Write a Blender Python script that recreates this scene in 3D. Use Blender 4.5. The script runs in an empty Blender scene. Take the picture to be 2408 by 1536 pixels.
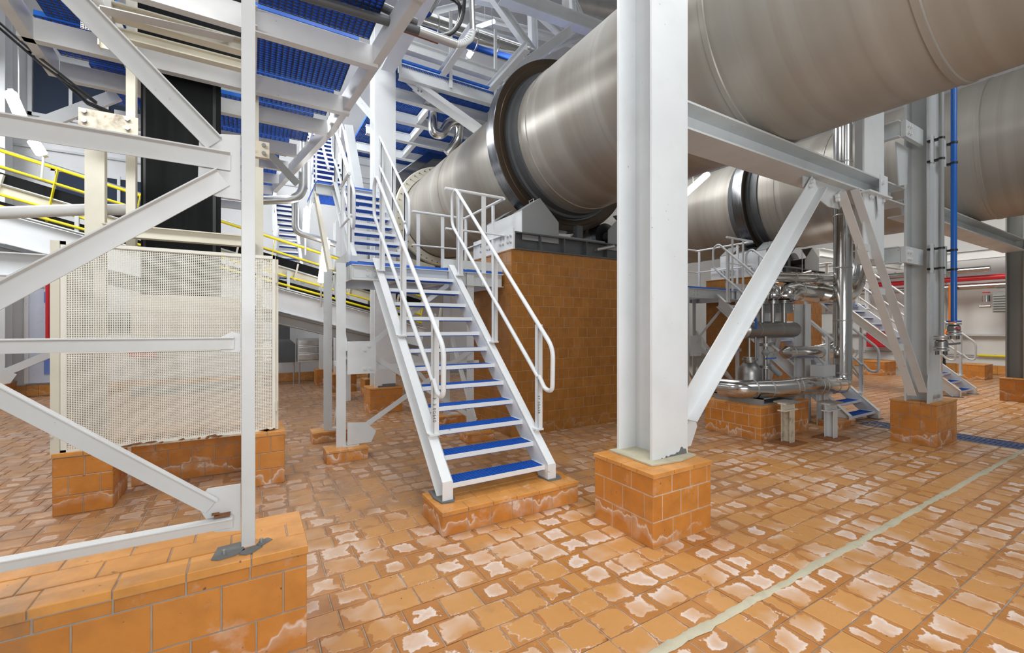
import bpy, math, random
from mathutils import Vector, Matrix
random.seed(7)
R = math.radians
COL = bpy.context.scene.collection

# ------------------------------------------------------------------ camera, world, lights, exposure
EYE = Vector((0.0, 0.0, 1.6)); YAW = R(30.8); FPX = 1030.0
cd = bpy.data.cameras.new('camera'); cam = bpy.data.objects.new('camera', cd); COL.objects.link(cam)
cam.location = EYE; cam.rotation_euler = (R(90), 0, -YAW)
cd.sensor_width = 36.0; cd.lens = 36.0 * FPX / 2408.0; cd.clip_start = 0.05; cd.clip_end = 200
bpy.context.scene.camera = cam
vs = bpy.context.scene.view_settings
vs.view_transform = 'Standard'; vs.look = 'None'; vs.gamma = 1.0; vs.exposure = 0.0; vs.use_curve_mapping = False
w = bpy.data.worlds.new('world'); bpy.context.scene.world = w; w.use_nodes = True
w.node_tree.nodes['Background'].inputs[0].default_value = (0.93, 0.97, 1.0, 1)
w.node_tree.nodes['Background'].inputs[1].default_value = 0.2

def area(name, loc, target, sx, sy, power, col=(0.96, 0.985, 1.0)):
    d = bpy.data.lights.new(name, 'AREA'); d.shape = 'RECTANGLE'; d.size = sx; d.size_y = sy; d.energy = power; d.color = col
    o = bpy.data.objects.new(name, d); COL.objects.link(o); o.location = loc
    o.rotation_euler = (Vector(target) - Vector(loc)).to_track_quat('-Z', 'Y').to_euler(); o['kind'] = 'helper'
    return o
area('key_over_aisle', (1.9, 0.7, 6.6), (1.9, 1.2, 0), 3.6, 1.8, 165)  # unseen overhead light added to brighten the foreground floor
area('fill_behind_viewer', (0.6, -2.6, 2.3), (1.9, 3.0, 1.2), 4.0, 1.6, 190)  # added fill from behind the camera, for the upright faces
area('fill_left_aisle', (-1.3, 3.7, 4.15), (-0.7, 5.2, 1.0), 1.6, 0.5, 55)  # unseen fill added to brighten the front of the guard
area('fill_left_hall', (-3.4, 7.4, 5.4), (-1.5, 7.4, 0), 2.0, 3.0, 170)  # added fill for the left hall, out of view
area('fill_left_far', (-6.2, 12.0, 6.5), (-3.5, 12.6, 1), 3.0, 1.8, 230)  # added fill towards the far left wall, out of view
area('fill_over_walkway', (0.9, 5.2, 7.4), (0.5, 5.8, 4.3), 1.2, 3.6, 210)  # unseen fill added to light the walkway grating from above
area('fill_beside_kiln', (0.0, 10.2, 6.4), (4.6, 11.0, 4.4), 2.2, 0.8, 260)  # added fill to brighten the left side of the near kiln
area('fill_upper_hall', (4.0, 9.5, 12.5), (4.0, 9.0, 5.0), 8.0, 6.0, 190)  # large unseen fill added above the gallery and roof steel
area('fill_between_kilns', (7.6, 7.8, 7.4), (8.2, 7.0, 2), 1.2, 5.0, 230)  # added fill behind the near kiln, brightens the second pier
area('fill_right_aisle', (14.5, 4.5, 6.8), (15.5, 4.8, 0), 5.0, 4.0, 520, (1, 0.95, 0.86))  # added warm fill for the right wall and far floor
area('fill_right_front', (7.0, -1.5, 6.0), (7.2, 1.8, 1.0), 4.0, 2.0, 100)  # added fill for the right foreground, outside the view

# ------------------------------------------------------------------ survey helpers: a pixel sighted onto a known plane
FW = Vector((math.sin(YAW), math.cos(YAW), 0)); RT = Vector((math.cos(YAW), -math.sin(YAW), 0)); UP = Vector((0, 0, 1))
def ray(u, v): return FW + RT * ((u - 1204) / FPX) + UP * ((768 - v) / FPX)
def ay(u, v, Y): d = ray(u, v); return EYE + d * (Y / d.y)
def ax(u, v, X): d = ray(u, v); return EYE + d * (X / d.x)
def az(u, v, z): d = ray(u, v); return EYE + d * ((z - 1.6) / d.z)
def proj(p):
    q = Vector(p) - EYE; dp = q.dot(FW)
    return 1204 + FPX * q.dot(RT) / dp, 768 - FPX * q.z / dp, dp

# ------------------------------------------------------------------ mesh builder
class MB:
    def __init__(s): s.v = []; s.f = []; s.uv = None
    def add(s, vs_, fs):
        n = len(s.v); s.v += [tuple(p) for p in vs_]; s.f += [tuple(i + n for i in f) for f in fs]; return s
    def box(s, x0, y0, z0, x1, y1, z1):
        return s.add([(x0,y0,z0),(x1,y0,z0),(x1,y1,z0),(x0,y1,z0),(x0,y0,z1),(x1,y0,z1),(x1,y1,z1),(x0,y1,z1)],
                     [(0,3,2,1),(4,5,6,7),(0,1,5,4),(1,2,6,5),(2,3,7,6),(3,0,4,7)])
    def tile(s, o, U, V, N, w_, h, t, b):
        """slab w_ x h x t with a chamfer b round its face"""
        o = Vector(o); U = Vector(U); V = Vector(V); N = Vector(N)
        q = lambda i: [o+U*i+V*i, o+U*(w_-i)+V*i, o+U*(w_-i)+V*(h-i), o+U*i+V*(h-i)]
        P = q(0)+[p+N*(t-b) for p in q(0)]+[p+N*t for p in q(b)]
        F = [(k*4+i, k*4+(i+1)%4, k*4+4+(i+1)%4, k*4+4+i) for k in (0,1) for i in range(4)]+[(0,3,2,1),(8,9,10,11)]
        return s.add(P, F)
    def prism(s, prof, p0, p1, up=(0,0,1)):
        p0 = Vector(p0); p1 = Vector(p1); d = (p1-p0).normalized(); up = Vector(up)
        sx = d.cross(up)
        if sx.length < 1e-5: sx = d.cross(Vector((0,1,0)))
        sx.normalize(); sy = sx.cross(d)
        n = len(prof)
        V = [p0+sx*a+sy*b for a,b in prof]+[p1+sx*a+sy*b for a,b in prof]
        F = [(i,(i+1)%n,n+(i+1)%n,n+i) for i in range(n)]+[tuple(range(n))[::-1], tuple(range(n,2*n))]
        return s.add(V, F)
    def poly(s, pts, t):
        """flat plate: polygon of 3-D points given thickness vector t"""
        n = len(pts); t = Vector(t); P = [Vector(p) for p in pts]
        return s.add(P+[p+t for p in P], [(i,(i+1)%n,n+(i+1)%n,n+i) for i in range(n)]+[tuple(range(n))[::-1], tuple(range(n,2*n))])
    def tube(s, pts, r, n=10, bend=0.0, seg=5, closed=False, caps=True):
        P = [Vector(p) for p in pts]
        if bend > 0:
            Q = []; m = len(P)
            for i, p in enumerate(P):
                if not closed and i in (0, m-1): Q.append(p); continue
                a = P[i-1]; c = P[(i+1) % m]; da = a-p; dc = c-p
                k = min(bend, da.length*0.49, dc.length*0.49); da.normalize(); dc.normalize()
                A = p+da*k; Cc = p+dc*k
                for j in range(seg+1):
                    t = j/seg; Q.append(A*(1-t)**2+p*2*t*(1-t)+Cc*t*t)
            P = Q
        m = len(P); V = []; prev = None
        for i in range(m):
            a = P[i-1] if (i > 0 or closed) else P[i]; c = P[(i+1) % m] if (i < m-1 or closed) else P[i]
            d = (c-a).normalized()
            if prev is None:
                u = d.cross(Vector((0.3,0.2,1))); 
                if u.length < 1e-4: u = d.cross(Vector((1,0,0)))
            else:
                u = prev - d*prev.dot(d)
            u.normalize(); prev = u; b = d.cross(u)
            for k in range(n):
                t = 2*math.pi*k/n; V.append(P[i]+(u*math.cos(t)+b*math.sin(t))*r)
        F = []
        for i in range(m if closed else m-1):
            i2 = (i+1) % m
            for k in range(n): F.append((i*n+k, i*n+(k+1)%n, i2*n+(k+1)%n, i2*n+k))
        if caps and not closed: F += [tuple(range(n))[::-1], tuple(range((m-1)*n, m*n))]
        return s.add(V, F)
    def cyl(s, p0, p1, r, n=12): return s.tube([p0, p1], r, n)
    def lathe(s, prof, p, axis, n=24, caps=True):
        """prof: (distance along axis, radius)"""
        ax_ = Vector(axis).normalized(); u = ax_.cross(Vector((0.31,0.17,0.93)))
        if u.length < 1e-3: u = ax_.cross(Vector((1,0,0)))
        u.normalize(); b = ax_.cross(u); V = []; p = Vector(p)
        for a, r in prof:
            for k in range(n):
                t = 2*math.pi*k/n; V.append(p+ax_*a+(u*math.cos(t)+b*math.sin(t))*r)
        F = []
        for i in range(len(prof)-1):
            for k in range(n): F.append((i*n+k, i*n+(k+1)%n, (i+1)*n+(k+1)%n, (i+1)*n+k))
        if caps: F += [tuple(range(n))[::-1], tuple(range((len(prof)-1)*n, len(prof)*n))]
        return s.add(V, F)
    def mesh(s, name, smooth=True):
        m = bpy.data.meshes.new(name); m.from_pydata(s.v, [], s.f)
        m.validate(); 
        import bmesh
        b = bmesh.new(); b.from_mesh(m); bmesh.ops.recalc_face_normals(b, faces=b.faces); b.to_mesh(m); b.free()
        if smooth:
            m.polygons.foreach_set('use_smooth', [True]*len(m.polygons)); m.set_sharp_from_angle(angle=R(32))
        m.update(); return m

def I_(h, b, tf=.015, tw=.01):
    return [(-b/2,-h/2),(b/2,-h/2),(b/2,-h/2+tf),(tw/2,-h/2+tf),(tw/2,h/2-tf),(b/2,h/2-tf),(b/2,h/2),(-b/2,h/2),(-b/2,h/2-tf),(-tw/2,h/2-tf),(-tw/2,-h/2+tf),(-b/2,-h/2+tf)]
def C_(h, b, t=.01, flip=1):
    p = [(0,-h/2),(b,-h/2),(b,-h/2+t),(t,-h/2+t),(t,h/2-t),(b,h/2-t),(b,h/2),(0,h/2)]
    return [(x*flip, y) for x, y in p][::flip]
def L_(a, b, t=.008, fx=1, fy=1):
    p = [(0,0),(a,0),(a,t),(t,t),(t,b),(0,b)]
    return [(x*fx, y*fy) for x, y in p]
def B_(w_, h): return [(-w_/2,-h/2),(w_/2,-h/2),(w_/2,h/2),(-w_/2,h/2)]

def link(name, me, mat, parent=None, kind=None):
    o = bpy.data.objects.new(name, me); COL.objects.link(o)
    if mat and not me.materials: me.materials.append(mat)
    if parent:
        o.parent = parent
        q = parent; off = Vector((0,0,0))
        while q: off += q.location; q = q.parent
        o.location = -off
    if kind: o['kind'] = kind
    return o
def ob(name, mb, mat, parent=None, kind=None, bevel=0, smooth=True):
    o = link(name, mb.mesh(name, smooth), mat, parent, kind)
    if bevel:
        m = o.modifiers.new('bevel', 'BEVEL'); m.width = bevel; m.segments = 2; m.limit_method = 'ANGLE'; m.angle_limit = R(40)
    return o
def thing(name, label, cat, group=None, loc=(0,0,0)):
    o = bpy.data.objects.new(name, None); COL.objects.link(o); o.location = loc; o.empty_display_size = .1
    o['label'] = label; o['category'] = cat
    if group: o['group'] = group
    return o
def tag(o, label, cat, group=None):
    o['label'] = label; o['category'] = cat
    if group: o['group'] = group
    return o
def copy_tree(o, offset=None, parent=None, label=None):
    c = o.copy(); COL.objects.link(c)
    if parent: c.parent = parent
    if offset: c.location = o.location + Vector(offset)
    if label: c['label'] = label
    for ch in list(o.children): copy_tree(ch, None, c)
    return c

# ------------------------------------------------------------------ materials
def new_mat(name):
    m = bpy.data.materials.new(name); m.use_nodes = True
    return m, m.node_tree.nodes, m.node_tree.links, m.node_tree.nodes['Principled BSDF']
def node(ns, t, **kw):
    n = ns.new(t)
    for k, v_ in kw.items(): setattr(n, k, v_)
    return n
def noise(ns, ls, vec, scale, detail=4, rough=.55):
    n = node(ns, 'ShaderNodeTexNoise'); n.inputs['Scale'].default_value = scale; n.inputs['Detail'].default_value = detail; n.inputs['Roughness'].default_value = rough
    if vec is not None: ls.new(vec, n.inputs['Vector'])
    return n.outputs['Fac']
def ramp(ns, ls, fac, stops):
    n = node(ns, 'ShaderNodeValToRGB'); e = n.color_ramp.elements
    while len(e) < len(stops): e.new(.5)
    for i, (p, c) in enumerate(stops):
        e[i].position = p; e[i].color = c if len(c) == 4 else (*c, 1)
    ls.new(fac, n.inputs[0]); return n.outputs[0]
def mix(ns, ls, fac, a, b, mode='MIX'):
    n = node(ns, 'ShaderNodeMix', data_type='RGBA', blend_type=mode)
    for val, idx in ((fac, 0), (a, 6), (b, 7)):
        if isinstance(val, (int, float)): n.inputs[idx].default_value = val
        elif isinstance(val, tuple): n.inputs[idx].default_value = (*val, 1) if len(val) == 3 else val
        else: ls.new(val, n.inputs[idx])
    return n.outputs[2]
def math_(ns, ls, op, a, b=None, c=None, clamp=False):
    n = node(ns, 'ShaderNodeMath', operation=op, use_clamp=clamp)
    for i, val in enumerate((a, b, c)):
        if val is None: continue
        if isinstance(val, (int, float)): n.inputs[i].default_value = val
        else: ls.new(val, n.inputs[i])
    return n.outputs[0]
G3 = lambda v_: (v_, v_, v_)

def paint(name, col, rough=.4, dirt=.18, dirtcol=(.30,.26,.21), rust=0.0, metal=0.0, scale=3.0, chips=0.0, spec=.5, sc=(1,1,1)):
    m, ns, ls, b = new_mat(name)
    g = node(ns, 'ShaderNodeNewGeometry').outputs['Position']
    if sc != (1,1,1):
        vm = node(ns, 'ShaderNodeVectorMath', operation='MULTIPLY'); ls.new(g, vm.inputs[0]); vm.inputs[1].default_value = sc; g = vm.outputs[0]
    n1 = noise(ns, ls, g, scale, 6, .6)
    f = ramp(ns, ls, n1, [(.48, G3(0)), (.75, G3(dirt))])
    c = mix(ns, ls, f, col, dirtcol)
    n2 = noise(ns, ls, g, .9, 2)
    c = mix(ns, ls, .12, c, ramp(ns, ls, n2, [(.35, G3(.25)), (.65, G3(1))]), 'MULTIPLY')
    if chips:
        n3 = noise(ns, ls, g, 28, 3, .5)
        c = mix(ns, ls, ramp(ns, ls, n3, [(.765-chips*.06, G3(0)), (.785-chips*.06, G3(.6))]), c, (.10,.09,.08))
    if rust:
        n4 = noise(ns, ls, g, 7, 5, .65)
        c = mix(ns, ls, ramp(ns, ls, n4, [(.70-rust*.12, G3(0)), (.78-rust*.12, G3(.85))]), c, (.42,.17,.04))
    ls.new(c, b.inputs['Base Color'])
    r = ramp(ns, ls, n1, [(.3, G3(rough-.07)), (.7, G3(rough+.1))]); ls.new(r, b.inputs['Roughness'])
    b.inputs['Metallic'].default_value = metal; b.inputs['Specular IOR Level'].default_value = spec
    bp = node(ns, 'ShaderNodeBump'); bp.inputs['Strength'].default_value = .05; bp.inputs['Distance'].default_value = .01
    ls.new(n1, bp.inputs['Height']); ls.new(bp.outputs[0], b.inputs['Normal'])
    return m

M = {}
M['white'] = paint('white_steel_paint', (.80,.82,.83), .36, .10, chips=.25)
M['grey'] = paint('pale_grey_steel_paint', (.64,.665,.67), .42, .16, chips=.2)
M['frame'] = paint('frame_steel_paint', (.655,.65,.64), .36, .14, rust=.10, chips=.2)
M['dgrey'] = paint('mid_grey_steel_paint', (.30,.315,.315), .45, .2)
M['dark'] = paint('dark_grey_steel', (.085,.09,.095), .45, .25, (.2,.19,.17))
M['house'] = paint('grey_housing_paint', (.27,.285,.29), .42, .12)
M['cream'] = paint('cream_paint', (.74,.70,.58), .42, .22, (.40,.33,.22), rust=.1)
M['rustcream'] = paint('dirty_cream_paint', (.60,.53,.41), .5, .95, (.20,.16,.11), rust=.5, scale=11)
M['guard'] = paint('cream_guard_paint', (.84,.82,.73), .5, .12, (.4,.33,.22))
M['rust'] = paint('rusty_steel', (.27,.105,.035), .75, .6, (.10,.045,.02))
M['blue'] = paint('blue_grating', (.016,.12,.55), .40, .2, (.06,.12,.25))
M['bluepipe'] = paint('blue_pipe_paint', (.01,.13,.52), .3, .05)
M['yellow'] = paint('yellow_rail_paint', (.90,.74,.01), .38, .06)
M['red'] = paint('red_pipe_paint', (.62,.02,.03), .35, .06)
M['orange'] = paint('orange_pipe_paint', (.85,.22,.02), .4, .06)
M['rubber'] = paint('black_rubber_belt', (.004,.0045,.005), .62, .1, (.02,.02,.02), sc=(6,6,.25), spec=.18)
M['black'] = paint('black_plastic', (.015,.015,.016), .38, .1)
M['chrome'] = paint('bright_foil_cladding', (.66,.65,.63), .14, .15, (.45,.43,.4), metal=1.0, scale=2)
M['galv'] = paint('galvanised_steel', (.52,.52,.51), .36, .3, (.3,.29,.27), metal=.75)
M['steel'] = paint('brushed_steel', (.36,.355,.345), .36, .3, (.2,.19,.18), metal=.9)
M['tyre'] = paint('polished_tyre_steel', (.17,.175,.185), .24, .10, (.08,.08,.08), metal=.9, sc=(.05,9,.05))
M['tyreface'] = paint('oily_tyre_side', (.075,.052,.034), .34, .35, (.02,.015,.012), metal=.5)
M['wall'] = paint('white_wall_panel', (.78,.79,.80), .6, .05)
M['cement'] = paint('cement_patch', (.17,.17,.165), .8, .4, (.08,.08,.08))
M['mortar'] = paint('pale_mortar', (.56,.51,.37), .9, .45, (.33,.29,.19), scale=9)
M['ceil'] = paint('ceiling_panel', (.62,.65,.68), .6, .06)
M['ink'] = paint('pen_ink', (.05,.06,.10), .6, 0)
M['pbluepanel'] = paint('blue_door_panel', (.16,.27,.68), .4, .05)
M['pwhitepanel'] = paint('pale_blue_door_panel', (.66,.72,.86), .3, .05)

def emis(name, col, s):
    m, ns, ls, b = new_mat(name)
    b.inputs['Emission Color'].default_value = (*col, 1); b.inputs['Emission Strength'].default_value = s; b.inputs['Base Color'].default_value = (.8,.8,.8,1)
    return m
M['lamp'] = emis('fluorescent_tube', (1, .99, .97), 18)
M['dimlamp'] = emis('dim_fluorescent_tube', (.55, .68, 1), 2.2)
m, ns, ls, b = new_mat('window_glass')
b.inputs['Base Color'].default_value = (.035,.05,.085,1); b.inputs['Roughness'].default_value = .06; b.inputs['Specular IOR Level'].default_value = .8; M['glass'] = m

def kiln_mat():
    m, ns, ls, b = new_mat('kiln_shell_paint')
    g = node(ns, 'ShaderNodeNewGeometry').outputs['Position']
    sep = node(ns, 'ShaderNodeSeparateXYZ'); ls.new(g, sep.inputs[0])
    def band(scale, w_):
        n = node(ns, 'ShaderNodeTexNoise', noise_dimensions='1D'); n.inputs['Scale'].default_value = scale; n.inputs['Detail'].default_value = 3
        ls.new(math_(ns, ls, 'ADD', sep.outputs['Y'], w_), n.inputs['W']); return n.outputs['Fac']
    c = ramp(ns, ls, band(2.2, 3.0), [(.30, (.315,.285,.245)), (.55, (.37,.345,.305)), (.72, (.43,.41,.37))])
    c = mix(ns, ls, ramp(ns, ls, band(9.0, 9.0), [(.52, G3(0)), (.75, G3(.5))]), c, (.30,.265,.22))
    c = mix(ns, ls, ramp(ns, ls, noise(ns, ls, g, 1.3, 5), [(.5, G3(0)), (.8, G3(.35))]), c, (.36,.30,.235))
    ls.new(c, b.inputs['Base Color']); b.inputs['Roughness'].default_value = .40; b.inputs['Metallic'].default_value = .25
    b.inputs['Anisotropic'].default_value = .6
    bp = node(ns, 'ShaderNodeBump'); bp.inputs['Strength'].default_value = .12; bp.inputs['Distance'].default_value = .02
    ls.new(band(5.0, 1.0), bp.inputs['Height']); ls.new(bp.outputs[0], b.inputs['Normal'])
    return m
M['kiln'] = kiln_mat()

def tile_mat(name, base, alt, film, film_amt, rough, drip=False):
    """glazed terracotta tile: hue per tile, white efflorescence that keeps clear of the joints on the floor and forms drips on the plinths"""
    m, ns, ls, b = new_mat(name)
    g = node(ns, 'ShaderNodeNewGeometry').outputs['Position']
    oi = node(ns, 'ShaderNodeObjectInfo').outputs['Random']
    at = node(ns, 'ShaderNodeAttribute', attribute_name='tint').outputs['Fac']
    rnd = math_(ns, ls, 'FRACT', math_(ns, ls, 'ADD', oi, at))
    rnd2 = math_(ns, ls, 'FRACT', math_(ns, ls, 'MULTIPLY', rnd, 17.31))
    c = mix(ns, ls, rnd, base, alt)
    n1 = noise(ns, ls, g, 5.5, 5, .6)
    c = mix(ns, ls, ramp(ns, ls, n1, [(.42, G3(0)), (.68, G3(.65))]), c, tuple(x*.74 for x in base))
    n0 = noise(ns, ls, g, .55, 2)
    if drip:
        # a low tide line of salts: contour lines of a noise field
        vm = node(ns, 'ShaderNodeVectorMath', operation='MULTIPLY'); ls.new(g, vm.inputs[0]); vm.inputs[1].default_value = (1,1,.75)
        n2 = noise(ns, ls, vm.outputs[0], 5.0, 3, .5)
        sep = node(ns, 'ShaderNodeSeparateXYZ'); ls.new(g, sep.inputs[0])
        h = math_(ns, ls, 'ADD', sep.outputs['Z'], math_(ns, ls, 'MULTIPLY', math_(ns, ls, 'SUBTRACT', n2, .5), .55))
        line = ramp(ns, ls, math_(ns, ls, 'ABSOLUTE', math_(ns, ls, 'SUBTRACT', h, .10)), [(.0, G3(1)), (.007, G3(.7)), (.018, G3(0))])
        below = ramp(ns, ls, h, [(.02, G3(0)), (.085, G3(.34)), (.10, G3(.02)), (.2, G3(0))])
        f = math_(ns, ls, 'MULTIPLY', math_(ns, ls, 'MAXIMUM', line, below), film_amt)
        n3 = noise(ns, ls, g, 3.0, 4)
        f = math_(ns, ls, 'MULTIPLY', f, ramp(ns, ls, n3, [(.33, G3(0)), (.48, G3(1))]))
        f2 = math_(ns, ls, 'MULTIPLY', ramp(ns, ls, noise(ns, ls, g, 4.2, 6, .65), [(.60, G3(0)), (.72, G3(.35))]), film_amt)
        f = math_(ns, ls, 'MAXIMUM', f, f2)
    else:
        uvn = node(ns, 'ShaderNodeUVMap').outputs[0]
        su = node(ns, 'ShaderNodeSeparateXYZ'); ls.new(uvn, su.inputs[0])
        eu = math_(ns, ls, 'ABSOLUTE', math_(ns, ls, 'SUBTRACT', su.outputs[0], .5)); ev = math_(ns, ls, 'ABSOLUTE', math_(ns, ls, 'SUBTRACT', su.outputs[1], .5))
        e = math_(ns, ls, 'MAXIMUM', eu, ev)                                    # 0 centre .. .5 edge
        n2 = noise(ns, ls, g, 9.0, 4, .6); n3 = noise(ns, ls, g, 26.0, 3, .6)
        d = math_(ns, ls, 'ADD', e, math_(ns, ls, 'MULTIPLY', math_(ns, ls, 'SUBTRACT', n2, .5), .75))
        d = math_(ns, ls, 'ADD', d, math_(ns, ls, 'MULTIPLY', math_(ns, ls, 'SUBTRACT', n3, .5), .12))
        d = math_(ns, ls, 'ADD', d, math_(ns, ls, 'MULTIPLY', math_(ns, ls, 'SUBTRACT', rnd2, .5), .30))
        d = math_(ns, ls, 'ADD', d, math_(ns, ls, 'MULTIPLY', math_(ns, ls, 'SUBTRACT', n0, .5), .35))
        dry = ramp(ns, ls, d, [(.36, G3(.72)), (.40, G3(0))])
        c = mix(ns, ls, dry, c, mix(ns, ls, n1, (.64,.335,.125), (.60,.285,.075)))
        big = noise(ns, ls, g, 1.7, 3, .6)
        fb = ramp(ns, ls, math_(ns, ls, 'ADD', big, math_(ns, ls, 'MULTIPLY', math_(ns, ls, 'SUBTRACT', rnd2, .5), .30)), [(.45, G3(0)), (.62, G3(.82))])
        body = math_(ns, ls, 'MULTIPLY', ramp(ns, ls, d, [(.22, G3(.55)), (.37, G3(1)), (.395, G3(0))]), fb)
        rim = math_(ns, ls, 'MULTIPLY', ramp(ns, ls, math_(ns, ls, 'ABSOLUTE', math_(ns, ls, 'SUBTRACT', d, .385)), [(0, G3(.8)), (.022, G3(0))]), ramp(ns, ls, noise(ns, ls, g, 4.0, 3), [(.42, G3(0)), (.62, G3(1))]))
        f = math_(ns, ls, 'MULTIPLY', math_(ns, ls, 'MAXIMUM', body, rim), film_amt, clamp=True)
    # soot specks and dark scuffs
    c = mix(ns, ls, ramp(ns, ls, noise(ns, ls, g, 36, 2, .4), [(.74, G3(0)), (.77, G3(.75))]), c, (.06,.045,.035))
    c = mix(ns, ls, ramp(ns, ls, noise(ns, ls, g, 1.1, 6, .7), [(.60, G3(0)), (.74, G3(.55))]), c, (.20,.13,.085))
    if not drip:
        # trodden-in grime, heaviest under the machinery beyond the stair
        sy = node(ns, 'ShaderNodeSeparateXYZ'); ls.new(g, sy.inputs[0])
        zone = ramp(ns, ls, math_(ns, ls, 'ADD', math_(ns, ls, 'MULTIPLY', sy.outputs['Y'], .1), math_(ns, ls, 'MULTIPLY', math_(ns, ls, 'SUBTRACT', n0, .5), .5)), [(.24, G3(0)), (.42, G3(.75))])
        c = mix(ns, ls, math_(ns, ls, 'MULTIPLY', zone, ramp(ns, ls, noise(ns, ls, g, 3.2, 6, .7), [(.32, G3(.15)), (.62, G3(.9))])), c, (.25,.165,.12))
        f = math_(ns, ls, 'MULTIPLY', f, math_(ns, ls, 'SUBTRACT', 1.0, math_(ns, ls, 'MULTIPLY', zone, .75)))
    c = mix(ns, ls, f, c, film)
    ls.new(c, b.inputs['Base Color'])
    rr = ramp(ns, ls, math_(ns, ls, 'ADD', n1, math_(ns, ls, 'MULTIPLY', f, .3)), [(.3, G3(rough-.06)), (.9, G3(rough+.25))]); ls.new(rr, b.inputs['Roughness'])
    bp = node(ns, 'ShaderNodeBump'); bp.inputs['Strength'].default_value = .10; bp.inputs['Distance'].default_value = .01
    ls.new(noise(ns, ls, g, 8, 3), bp.inputs['Height']); ls.new(bp.outputs[0], b.inputs['Normal'])
    return m
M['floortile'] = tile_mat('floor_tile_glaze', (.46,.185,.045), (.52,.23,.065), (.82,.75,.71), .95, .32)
M['walltile'] = tile_mat('plinth_tile_glaze', (.56,.205,.035), (.62,.25,.05), (.74,.62,.52), .9, .30, True)
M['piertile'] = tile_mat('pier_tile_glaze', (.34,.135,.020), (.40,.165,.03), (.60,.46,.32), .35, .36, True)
M['captile'] = tile_mat('cap_tile_glaze', (.64,.27,.055), (.70,.31,.075), (.80,.68,.55), .35, .34, True)
M['piergrout'] = paint('brown_grout', (.44,.30,.18), .9, .4, (.20,.13,.08), scale=12)
M['navy'] = paint('dark_blue_grating', (.006,.04,.16), .5, .2, (.02,.04,.08))
M['mat'] = paint('bright_blue_deck_panel', (.02,.17,.68), .35, .05)
M['bar'] = paint('shaded_bar_bottom', (.012,.016,.03), .5, .1)  # near-black colour standing for the shaded underside of the blue bars
M['plinthgrout'] = paint('plinth_grout', (.38,.335,.285), .9, .5, (.2,.17,.15), scale=12)
M['grout'] = paint('grey_grout', (.42,.375,.32), .9, .5, (.14,.12,.10), scale=12)
M['whitegrout'] = paint('pale_grout', (.66,.60,.53), .9, .5, (.25,.20,.15), scale=12)
# ------------------------------------------------------------------ the setting
X0, X1, Y0, Y1, H = -9.0, 21.4, -7.0, 14.3, 14.0
fl = MB().box(X0, Y0, -.12, X1+.2, Y1+.2, -.0065)
floor = ob('floor', fl, M['grout'], kind='structure')
TW, TH_, J = .2150, .1920, .006
rows = []
def solid(x, y):
    for a, b_, c, d in ((-3, .241, 2.42, 2.83), (1.26, 2.54, 3.16, 3.53), (2.50, 3.11, 2.2, 2.77), (3.25, 6.0, 5.46, 6.7), (7.76, 8.5, 2.12, 2.55), (6.1, 7.37, 3.5, 4.3)):
        if a+.11 < x < b_-.11 and c+.09 < y < d-.09: return True
    return False
cand = []
rr = random.Random(3)
for k in range(-5, 66):
    y = 1.478+k*TH_; x = .51-TW*30 + (TW/2 if k % 2 == 0 else 0) + rr.uniform(-.02, .02)
    while x < 21.3:
        wd = TW if rr.random() > .07 else TW*.5
        cx, cy = x+wd/2, y+TH_/2; u, v_, dp = proj((cx, cy, 0)) if (cx*FW.x+cy*FW.y) > .5 else (0, 0, -1)
        if dp > .6 and -160 < u < 2570 and v_ < 1700 and dp < 14.5 and not solid(cx, cy) and not (1.455 < cy < 1.50 and cx > 1.6 and False):
            cand.append((dp, x, y, wd, u, v_))
        x += wd
shown = [c for c in cand if 0 < c[4] < 2408 and c[5] < 1530 and not (c[4] < 730 and c[5] > 1290-.12*c[4]+90) and not (1382 < c[4] < 1683 and 1085 < c[5] < 1225) ]
shown.sort(); near = set((c[1], c[2]) for c in shown[:300])
def tile_mesh(lst, name):
    mb = MB(); uv = []; tint = []
    for (x, y, wd, tl) in lst:
        g_ = J/2+rr.uniform(0, .0012)
        mb.tile((x+g_, y+g_, -.018), (1,0,0), (0,1,0), (0,0,1), wd-2*g_, TH_-2*g_, .018+tl, .003)
        tn = rr.random(); fx = wd/TW
        uv += [(0,0),(1,0),(1,1),(0,1)]*2 + [(.02,.03),(.98,.03),(.98,.97),(.02,.97)]; tint += [tn]*12
    me = mb.mesh(name, False)
    ul = me.uv_layers.new(name='UVMap')
    for lp in me.loops: ul.data[lp.index].uv = uv[lp.vertex_index]
    at = me.attributes.new('tint', 'FLOAT', 'POINT'); at.data.foreach_set('value', tint)
    return me
unit = {}
for c in shown[:300]:
    key = (c[3], rr.randrange(5))
    if key not in unit: unit[key] = tile_mesh([(-c[3]/2, -TH_/2, c[3], 0)], 'floor_tile')
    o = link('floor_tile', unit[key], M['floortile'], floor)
    o.location = (c[1]+c[3]/2, c[2]+TH_/2, rr.uniform(-.0015, .0015)); o.rotation_euler = (rr.uniform(-.008, .008), rr.uniform(-.008, .008), rr.uniform(-.006, .006))
link('floor_tiles', tile_mesh([(c[1], c[2], c[3], rr.uniform(-.0015, .0015)) for c in cand if (c[1], c[2]) not in near], 'floor_tiles'), M['floortile'], floor, 'stuff')

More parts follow.
